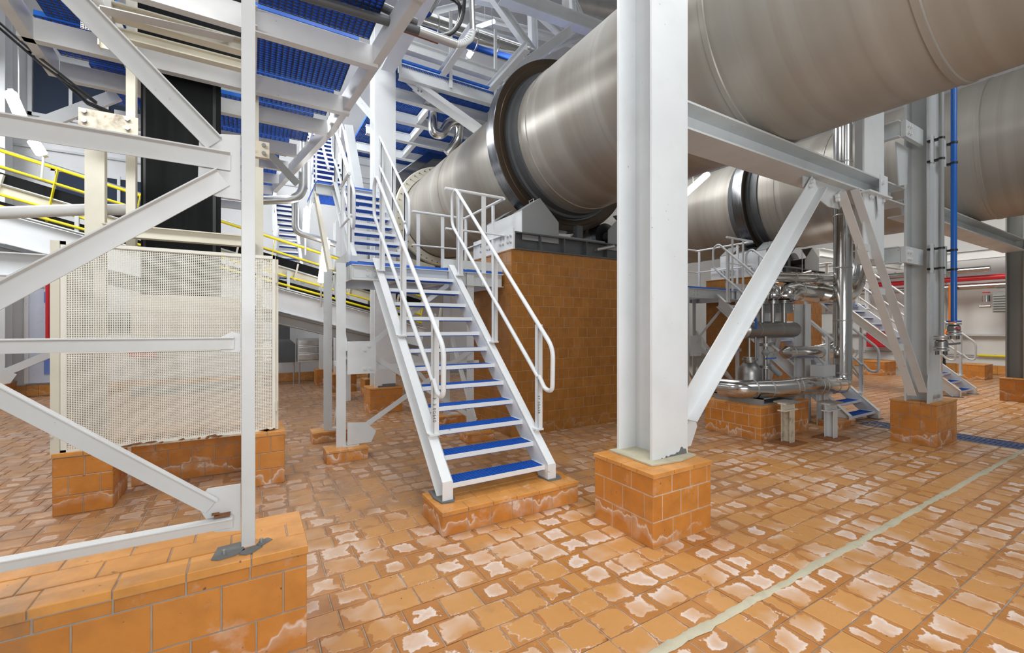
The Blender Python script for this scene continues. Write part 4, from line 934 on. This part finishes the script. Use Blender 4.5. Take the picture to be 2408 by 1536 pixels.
# ------------------------------------------------------------------ beams and braces about the big columns
t = thing('wind_beam', 'long pale beam on diagonal braces running right from the central column', 'beam', loc=(5.5,2.57,3.26))
ob('beam', MB().prism(I_(.24, .34, .018, .012), (3.115,2.57,3.38), (7.73,2.57,3.38)), M['grey'], t)
ob('beam', MB().prism(I_(.24, .34, .018, .012), (8.14,2.57,3.33), (14.15,2.57,3.33)), M['grey'], t)
def ang(nm, a, b_, w_=.15, leg=.10, mat='white', y=2.47):
    a = Vector((a[0], y, a[1])); b2 = Vector((b_[0], y, b_[1])); d = (b2-a).normalized(); u = Vector((0,1,0)).cross(d)
    u = u if u.z > 0 else -u
    sx = d.cross(u); s = -1 if sx.y > 0 else 1
    pr = [(0,-w_/2),(0,w_/2),(s*.010,w_/2),(s*.010,-w_/2+.010),(s*leg,-w_/2+.010),(s*leg,-w_/2)]
    return ob(nm, MB().prism(pr, a, b2, u), M[mat], t)
ang('brace', (3.16,.86), (5.40,3.20), .19, .10)

def ang2(a, b_, w_, leg):
    a = Vector(a); b_ = Vector(b_); d = (b_-a).normalized(); u = Vector((0,1,0)).cross(d); u = u if u.z > 0 else -u
    s = -1 if d.cross(u).y > 0 else 1
    ob('brace', MB().prism([(0,-w_/2),(0,w_/2),(s*.010,w_/2),(s*.010,-w_/2+.010),(s*leg,-w_/2+.010),(s*leg,-w_/2)], a, b_, u), M['frame'], t)
ang2(S(1972,452,2.47), S(2137,925,2.24), .10, .09); ang2(S(2003,445,2.47), S(2163,918,2.24), .10, .09)
for f in (.28, .5, .78): x = 6.2+(8.12-6.2)*f; z = 3.2-(3.2-.76)*f; p = S(1988+(2150-1988)*f, 448+(922-448)*f, 2.43-.2*f); ob('batten_plate', MB().box(p.x-.16, p.y, p.z-.04, p.x+.16, p.y+.01, p.z+.04), M['grey'], t)
ob('gusset_plate', MB().poly([S(1890,408,2.5),S(1985,432,2.5),S(1990,462,2.5),S(1975,492,2.5),S(1948,486,2.5),S(1890,440,2.5)], (0,.012,0)), M['grey'], t)
bw = bolts(MB(), [(0,0,0)], (0,-1,0), .028, .03).mesh('bolt')
for u, v in ((1908,428),(1905,437),(1966,462),(1967,470)):
    o = link('bolt', bw, M['white'], t); o.location = o.location+S(u, v, 2.455)
t = thing('stub_column', 'short pale column clamped above and below the long beam near the right column', 'column', loc=(6.75,2.5,2.4))
for z0, z1 in ((2.44,3.26),(3.50,6.3)):
    ob('front_plate', MB().box(6.46, 2.40, z0, 7.03, 2.42, z1), M['white'], t)
    ob('side_plate', MB().box(7.03, 2.42, z0, 7.05, 2.72, z1), M['grey'], t); ob('back_plate', MB().box(7.05, 2.70, z0, 7.2, 2.72, z1), M['grey'], t)
ob('clamp_plate', MB().box(6.88, 2.385, 3.24, 7.10, 2.40, 3.54), M['white'], t); ob('clamp_plate', MB().box(6.40, 2.32, 3.235, 7.05, 2.46, 3.255), M['white'], t)
ob('rib', MB().poly([(6.72,2.36,3.235),(6.86,2.36,3.235),(6.80,2.36,2.98),(6.77,2.36,2.98)], (0,.01,0)), M['white'], t)
for x, z in ((6.60,3.21),(6.93,3.21),(6.93,3.44)):
    o = link('bolt', bw, M['white'], t); o.location = o.location+Vector((x, 2.39, z))
for zz in (4.13, 2.52):
    ob('collar_beam', MB().prism(C_(.21, .09, .012, 1), (7.17,2.45,zz), (7.17,2.27,zz), (0,0,1)), M['grey'], t)
    ob('collar_beam', MB().box(7.15, 2.22, zz-.105, 7.75, 2.27, zz+.105), M['grey'], t)
    ob('collar_beam', MB().box(7.05, 2.45, zz-.105, 7.2, 2.6, zz+.105), M['grey'], t)
    for dx in (.05, .12):
        for dz in (-.05, .04):
            o = link('bolt', bw, M['white'], t); o.location = o.location+Vector((7.18+dx, 2.22, zz+dz)); o.scale = (.7,.7,.7)
ob('tapered_bracket', MB().poly([(7.25,2.35,4.02),(7.66,2.35,4.02),(7.62,2.35,3.52),(7.36,2.35,3.46)], (0,.012,0)), M['grey'], t)
ob('tapered_bracket', MB().poly([(7.05,2.6,5.6),(7.9,2.6,5.6),(7.5,2.6,4.2),(7.2,2.6,4.2)], (0,.012,0)), M['dgrey'], t)
for (lab, x, y, z0, mat, r, name) in (('dark grey slim pipe ending in a hand valve before the right column', 7.70, 2.03, 1.46, 'dgrey', .028, 'valve_pipe'), ('bright blue slim pipe ending in a flanged valve by the right column', 8.05, 2.0, 1.66, 'bluepipe', .032, 'valve_pipe')):
    t = thing(name, lab, 'pipe', loc=(x,y,z0-.2))
    ob('pipe', MB().cyl((x,y,z0), (x,y,6.0), r, 14), M[mat], t)
    for dz, rr2 in ((0,.075),(-.035,.075),(-.14,.075),(-.175,.075)): ob('flange', MB().lathe([(0, rr2), (.018, rr2)], (x,y,z0+dz), (0,0,1), 20), M['bluepipe' if (mat == 'bluepipe' and dz == 0) else 'galv'], t)
    ob('valve_body', MB().lathe([(-.12,.045),(-.09,.065),(-.03,.065),(0,.045)], (x,y,z0-.03), (0,0,1), 18), M['steel'], t)
    sg = 1 if mat == 'dgrey' else -1
    ob('valve_lever', MB().prism(B_(.02, .025), (x,y-.06,z0-.09), (x+sg*.30,y-.10,z0-.08)), M['steel' if sg > 0 else 'red'], t)
    bq = bolts(MB(), [(0,0,0)], (0,0,-1), .009, .05).mesh('bolt')
    for k in range(4):
        a = R(45+90*k); o = link('bolt', bq, M['dark'], t); o.location = o.location+Vector((x+.058*math.cos(a), y+.058*math.sin(a), z0-.18))
    for z in (4.05, 3.78, 2.62, 2.36):
        ob('pipe_clip', MB().lathe([(-.012, r+.008), (.012, r+.008)], (x,y,z), (0,0,1), 14).box(x-.01, y, z-.012, x+.05, y+.14, z+.012), M['black'], t)
    for z0_, z1_ in ((3.74,4.1),(2.3,2.68)): ob('bracket_plate', MB().box(x-.10, y+.07, z0_, x+.02, y+.08, z1_), M['grey'], t)

# ------------------------------------------------------------------ vessel skid and its bright pipes
t = thing('pressure_vessel', 'dull steel vertical vessel with a horizontal drum above on a tiled plinth', 'vessel', loc=(6.5,3.9,.48))
ob('base_skid', MB().box(6.20, 3.50, .482, 7.1, 4.25, .50).box(6.20, 3.50, .50, 6.24, 4.25, .58).box(7.06, 3.50, .50, 7.1, 4.25, .58).box(6.2, 3.5, .565, 7.1, 4.25, .58), M['dgrey'], t)
vx, vy = 6.60, 3.92
ob('tank', MB().lathe([(0,.14),(.02,.165),(.30,.168),(.38,.155),(.44,.11),(.47,.085),(.50,.085),(.50,.11),(.53,.11)], (vx,vy,.58), (0,0,1), 36), M['steel'], t)
ob('horizontal_drum', MB().lathe([(0,.03),(.02,.08),(.06,.12),(.12,.132),(1.42,.132),(1.48,.12),(1.52,.08),(1.54,.03)], (6.28,3.86,1.55), (1,0,0), 36), M['steel'], t)
for x in (6.62, 7.22): ob('drum_strap', MB().lathe([(-.01,.134),(.01,.134)], (x,3.86,1.55), (1,0,0), 30, False), M['galv'], t)
def vpipe(x, y, z0, z1, r=.03, mat='steel', fl=()):
    ob('pipe', MB().cyl((x,y,z0), (x,y,z1), r, 12), M[mat], t)
    for z in fl: ob('flange', MB().lathe([(-.022,.085),(-.004,.085),(-.004,.06),(.004,.06),(.004,.085),(.022,.085)], (x,y,z), (0,0,1), 20), M['steel'], t)
vpipe(6.72, 3.80, 1.66, 2.0, .032, fl=(1.97,)); vpipe(7.02, 3.80, 1.66, 2.02, .032, fl=(1.98,)); vpipe(7.38, 3.82, 1.66, 2.05, .038, fl=(2.0,)); vpipe(6.42, 3.82, 1.1, 1.98, .02, fl=(1.95, 1.12))
vpipe(6.78, 3.78, .58, 1.45, .028, fl=(.66, .98, 1.32)); vpipe(6.55, 3.80, 1.10, 1.45, .016)
ob('strainer', MB().cyl((6.80,3.74,1.02), (6.96,3.66,.86), .045, 14), M['dgrey'], t); ob('hand_valve', MB().lathe([(-.05,.03),(0,.06),(.05,.03)], (6.78,3.78,1.2), (0,0,1), 14).box(6.78,3.72,1.19,6.98,3.76,1.21), M['dgrey'], t)
ob('hand_valve', MB().lathe([(-.05,.03),(0,.055),(.05,.03)], (6.5,3.8,1.62), (1,0,0), 14), M['steel'], t); ob('valve_lever', MB().box(6.40,3.70,1.56,6.42,3.72,1.72), M['bluepipe'], t); ob('valve_lever', MB().box(6.60,3.66,1.11,6.86,3.68,1.13), M['bluepipe'], t); ob('valve_lever', MB().prism(B_(.02,.02), (6.70,3.66,.60), (6.76,3.66,.76)), M['bluepipe'], t)
t = thing('pipe_rack', 'grey steel pipe rack post with a slanting back leg behind the steel drum', 'rack', loc=(7.9,3.9,0))
ob('post', MB().prism(I_(.18, .18, .014, .01), (8.02,3.85,0), (8.02,3.85,1.98), (0,1,0)), M['grey'], t)
ob('back_leg', MB().prism(I_(.16, .14), (8.25,4.3,1.98), (8.6,4.9,.05), (0,1,0)), M['grey'], t); ob('cross_beam', MB().prism(I_(.18, .12), (6.6,4.1,1.92), (8.0,4.0,1.92)), M['dgrey'], t)
ob('post', MB().prism(I_(.14, .14, .012, .01), (7.28,4.1,.49), (7.28,4.1,1.85), (0,1,0)), M['grey'], t)
def foil(lab, pts, r, bend=.2, loc=None, cones=()):
    t = thing('foil_pipe', lab, 'pipe', loc=pts[0]); ob('pipe', MB().tube(pts, r, 22, bend=bend, seg=7), M['chrome'], t)
    P = [Vector(p) for p in pts]
    for a, b_ in zip(P, P[1:]):
        L = (b_-a).length; d = (b_-a).normalized()
        if L < .35: continue
        n = max(2, int(L/.8)+1)
        for k in range(n):
            s = (bend*1.02+.02)+(L-2*bend-.04)*k/(n-1) if n > 1 else L/2
            if bend > L*.45: continue
            bands(t, [(a+d*s, d)], r)
    for (p, d, r0, r1, L) in cones: ob('cone', MB().lathe([(0, r0), (.02, r0), (L, r1)], p, d, 22), M['chrome'], t)
    return t
foil('thick bright pipe rising beside the drum after its low dog-leg over two stands', [(6.02,4.02,.70),(6.05,3.72,.70),(6.62,3.46,.70),(7.05,3.30,.74),(7.55,3.27,.70),(8.36,3.40,.64),(8.36,3.40,6.2)], .128, .17)
foil('slimmer bright pipe standing just right of the thick riser', [(9.0,3.62,6.2),(9.0,3.62,1.42),(8.75,3.75,1.2),(8.5,4.3,1.1)], .10, .15)
foil('upper thin bright pipe level above the drum ending in a downward elbow', [(9.4,3.95,2.50),(6.78,3.80,2.36),(6.72,3.80,2.02)], .088, .14)
foil('wide bright pipe turning down through a cone onto the right drum nozzle', [(9.6,4.0,2.17),(7.66,3.85,2.19),(7.40,3.82,2.12),(7.38,3.82,2.03)], .155, .18, cones=(((7.38,3.82,2.10), (0,0,-1), .165, .05, .09),))
foil('wide bright pipe bending down onto the middle drum nozzle', [(7.7,4.35,2.22),(7.20,4.0,2.22),(7.02,3.82,2.16),(7.02,3.80,2.04)], .125, .16, cones=(((7.02,3.80,2.10), (0,0,-1), .13, .05, .1),))
foil('middle bright pipe level from the riser ending in a cone at the valve', [(9.3,3.7,1.15),(7.3,3.74,1.19)], .10, .1, cones=(((7.3,3.74,1.19), (-1,0,0), .10, .035, .16),))
foil('large bright pipe elbows behind the slanting double brace', [(8.6,3.8,2.2),(9.6,3.8,2.15),(10.0,3.8,2.7),(10.0,3.8,3.5)], .16, .3)
for i, (lab, x, y, h) in enumerate((('rust-streaked pale pipe stand in front of the vessel plinth', 6.36, 3.24, .55), ('pale pipe stand beneath the elbow of the thick bright pipe', 7.16, 3.06, .50))):
    t = thing('pipe_stand', lab, 'stand', loc=(x,y,0))
    ob('post', MB().prism(I_(.12, .12, .01, .008), (x,y,.01), (x,y,h-.1), (0,1,0)), M['rustcream' if i == 0 else 'grey'], t); ob('head_beam', MB().prism(I_(.11, .10), (x-.17,y,h-.05), (x+.17,y,h-.05)), M['cream' if i == 0 else 'grey'], t)
    ob('base_plate', MB().box(x-.2, y-.16, 0, x+.2, y+.16, .014), M['rust'], t)
    ob('saddle', MB().box(x-.14, y-.1, h, x+.14, y+.12, h+.02), M['galv'], t)
t = thing('pipe_bracket_post', 'tall grey post with a stub bracket beside the thick bright riser', 'post', loc=(7.9,3.35,0))
ob('post', MB().prism(I_(.12, .12), (7.95,3.52,0), (7.95,3.52,1.0), (0,1,0)), M['grey'], t); ob('bracket', MB().box(7.78, 3.42, .80, 8.15, 3.62, .98), M['grey'], t)

# ------------------------------------------------------------------ things along the back and right walls
def window(nm, x0, x1, z0, z1, n=1):
    wn = ob(nm, MB().box(x0, Y1-.06, z0, x1, Y1-.02, z0+.07).box(x0, Y1-.06, z1-.07, x1, Y1-.02, z1).box(x0, Y1-.06, z0, x0+.07, Y1-.02, z1).box(x1-.07, Y1-.06, z0, x1, Y1-.02, z1), M['white'], kind='structure')
    for k in range(n):
        a = x0+.07+(x1-x0-.14)*k/n; b_ = x0+.07+(x1-x0-.14)*(k+1)/n
        ob('pane', MB().box(a+.02, Y1-.04, z0+.07, b_-.02, Y1-.01, z1-.07), M['glass'], wn)
        if k: ob('mullion', MB().box(a-.03, Y1-.07, z0, a+.03, Y1-.03, z1), M['white'], wn)
window('window_1', -4.38, -2.3, 6.45, 7.9, 3); window('window_2', -4.0, -1.6, 4.3, 5.3, 4)
for i, z in enumerate((5.7, 5.95)): ob('trim_%d' % (i+1), MB().box(-4.6, Y1-.05, z, 1.5, Y1, z+.05), M['grey'], kind='structure')
dr = ob('door_1', MB().box(-4.35, Y1-.08, .3, -3.3, Y1-.02, 2.5), M['pwhitepanel'], kind='structure')
ob('lower_panel', MB().box(-4.1, Y1-.095, .5, -3.4, Y1-.08, 1.2), M['pbluepanel'], dr); ob('frame', MB().box(-4.42, Y1-.1, .3, -4.35, Y1-.02, 2.55).box(-4.42, Y1-.1, 2.5, -3.3, Y1-.02, 2.57), M['white'], dr); ob('upper_panel', MB().box(-4.1, Y1-.095, 2.15, -3.4, Y1-.08, 2.4), M['pbluepanel'], dr)
t = thing('fire_pipe', 'red vertical pipe in front of the pale blue door at far left', 'pipe', loc=(-3.9,13.9,.9)); ob('pipe', MB().tube([(-3.95,13.9,2.7),(-3.95,13.9,1.0),(-3.5,13.9,.92)], .04, 12, bend=.08), M['red'], t)
t = thing('fire_box', 'small red cabinet behind the perforated guard', 'cabinet', loc=(-2.3,13.9,.8)); ob('body', MB().box(-2.55, 13.9, .85, -2.05, 14.3, 1.3), M['red'], t); ob('door', MB().box(-2.52, 13.88, .88, -2.08, 13.9, 1.27), M['red'], t)
t = thing('column_brace', 'white diagonal brace bolted low to the far left wall column', 'brace', loc=(-4.6,13.8,.4)); ob('brace', MB().prism(L_(.16, .1, .012), (-4.7,13.8,.45), (-3.5,13.8,1.1), (0,1,0)), M['white'], t); ob('gusset_plate', MB().poly([(-4.8,13.79,.36),(-4.5,13.79,.36),(-4.4,13.79,.55),(-4.55,13.79,.66),(-4.8,13.79,.66)], (0,-.012,0)), M['white'], t)
t = thing('exhaust_duct', 'dark square duct widening downwards against the wall below the conveyor', 'duct', loc=(.7,13.5,.7))
ob('shaft', MB().box(.62, 13.45, 1.25, .92, 13.75, 2.6), M['dark'], t); ob('flared_base', MB().add([(.55,13.4,.62),(1.05,13.4,.62),(1.05,13.85,.62),(.55,13.85,.62),(.55,13.4,1.12),(1.05,13.4,1.12),(1.05,13.85,1.12),(.55,13.85,1.12),(.62,13.45,1.25),(.92,13.45,1.25),(.92,13.75,1.25),(.62,13.75,1.25)], [(0,3,2,1),(0,1,5,4),(1,2,6,5),(2,3,7,6),(3,0,4,7),(4,5,9,8),(5,6,10,9),(6,7,11,10),(7,4,8,11),(8,9,10,11)]), M['dark'], t); ob('leg', MB().cyl((.6,13.5,0), (.6,13.5,.62), .02, 8), M['galv'], t); ob('leg', MB().cyl((1.02,13.5,0), (1.02,13.5,.62), .02, 8), M['galv'], t)
def foilbox(lab, x0, x1):
    t = thing('foil_panel_box', lab, 'box', loc=((x0+x1)/2,13.4,.6)); ob('body', MB().box(x0, 13.35, .62, x1, 13.7, 1.27), M['galv'], t)
    for j in range(3): ob('foil_sheet', MB().tile((x0+.02,13.35,.66+j*.2), (1,0,0), (0,0,1), (0,-1,0), x1-x0-.04, .17, .02, .018), M['chrome'], t)
    for x in (x0+.05, x1-.05): ob('leg', MB().cyl((x,13.4,0), (x,13.4,.62), .02, 8), M['galv'], t)
foilbox('foil-clad panel box right of the dark flared duct', 1.10, 2.1); foilbox('foil-clad panel box left of the dark flared duct', -.2, .5)
# right wall
def wallpipe(nm, lab, z, r, mat, y0, y1, x=20.6, cat='pipe'):
    t = thing(nm, lab, cat, loc=(x,y0,z)); ob('pipe', MB().tube([(x,y0,z),(x,y1,z)], r, 14), M[mat], t)
    for k in range(3): y = y0+(y1-y0)*(k+.5)/3; ob('hanger', MB().box(x-.02, y-.02, z, x+.02, y+.02, 3.6), M['galv'], t)
wallpipe('fire_main', 'red fire main running level along the right wall', 3.20, .09, 'red', 2.0, 9.0); wallpipe('foil_pipe', 'golden-lit foil pipe just below the red fire main', 2.93, .11, 'chrome', 2.0, 9.0); wallpipe('foil_pipe', 'foil pipe just above the red fire main on the right wall', 3.46, .10, 'chrome', 4.2, 9.0, 20.3); wallpipe('wall_conduit', 'thin grey conduit low along the right wall', .62, .025, 'galv', -1, 12, 21.3); 
t = thing('yellow_sleeve', 'yellow pipe sleeve on the low conduit of the right wall', 'sleeve', loc=(21.3,4,.62)); ob('sleeve', MB().cyl((21.3,3.9,.62), (21.3,4.7,.62), .04, 12), M['yellow'], t); ob('clip', MB().box(21.28,4.25,.6,21.4,4.32,.66), M['galv'], t)
t = thing('ceiling_beam', 'white steel beam high along the right wall above the pipes', 'beam', loc=(20.4,5,3.7)); ob('beam', MB().prism(I_(.3, .2), (20.4,0,3.95), (20.4,12,3.95)), M['white'], t); ob('cross_beam', MB().prism(I_(.24, .16), (20.4,6.5,3.8), (14.5,6.5,3.8)), M['white'], t)
t = thing('drain_pipe', 'orange plastic drain pipe standing before the right wall', 'pipe', loc=(20.4,5.1,.3)); ob('pipe', MB().tube([(20.4,5.1,3.0),(20.4,5.1,1.5),(20.2,5.35,1.3),(20.2,5.35,.6)], .10, 16, bend=.12), M['orange'], t); ob('base_pipe', MB().cyl((20.2,5.35,0), (20.2,5.35,.75), .13, 16), M['black'], t)
t = thing('unit_heater', 'louvred unit heater on a wall bracket beside the right edge column', 'heater', loc=(20.4,3.8,2.0)); ob('casing', MB().box(20.3, 3.3, 2.05, 20.9, 4.15, 2.68), M['dgrey'], t)
for k in range(7): ob('louvre', MB().box(20.26, 3.32, 2.09+k*.08, 20.32, 4.13, 2.12+k*.08), M['galv'], t)
ob('valve', MB().lathe([(-.1,.09),(.1,.09)], (20.35,4.3,2.5), (0,0,1), 14).cyl((20.35,4.2,2.25),(20.35,4.45,2.25),.05), M['chrome'], t); ob('bracket', MB().poly([(20.4,3.6,2.05),(21.3,3.6,2.05),(21.3,3.6,1.3)], (0,.06,0)), M['grey'], t); ob('valve_wheel', MB().lathe([(0,.09),(.03,.09)], (20.35,4.3,2.68), (0,0,1), 14), M['red'], t)
t = thing('fire_cabinet', 'red cabinet low on the right wall behind the stair rails', 'cabinet', loc=(20.8,7.2,.8)); ob('body', MB().box(20.9, 7.0, .8, 21.4, 7.7, 1.5), M['red'], t); ob('door', MB().box(20.88, 7.03, .84, 20.9, 7.67, 1.46), M['red'], t)
t = thing('wall_rail', 'white ledge rail running along the right wall at waist height', 'rail', loc=(21.3,5,1.0)); ob('rail', MB().box(21.2, 0, 1.28, 21.4, 12, 1.34), M['grey'], t)
t = thing('louvre_panel', 'beige louvred cabinet beyond the second kiln rollers', 'cabinet', loc=(15.2,9,0)); ob('body', MB().box(14.9, 9.2, 0, 17.4, 9.8, 3.9), M['guard'], t)
for k in range(6): ob('louvre', MB().box(15.2, 9.17, 3.3+k*.07, 16.2, 9.2, 3.34+k*.07), M['dgrey'], t)
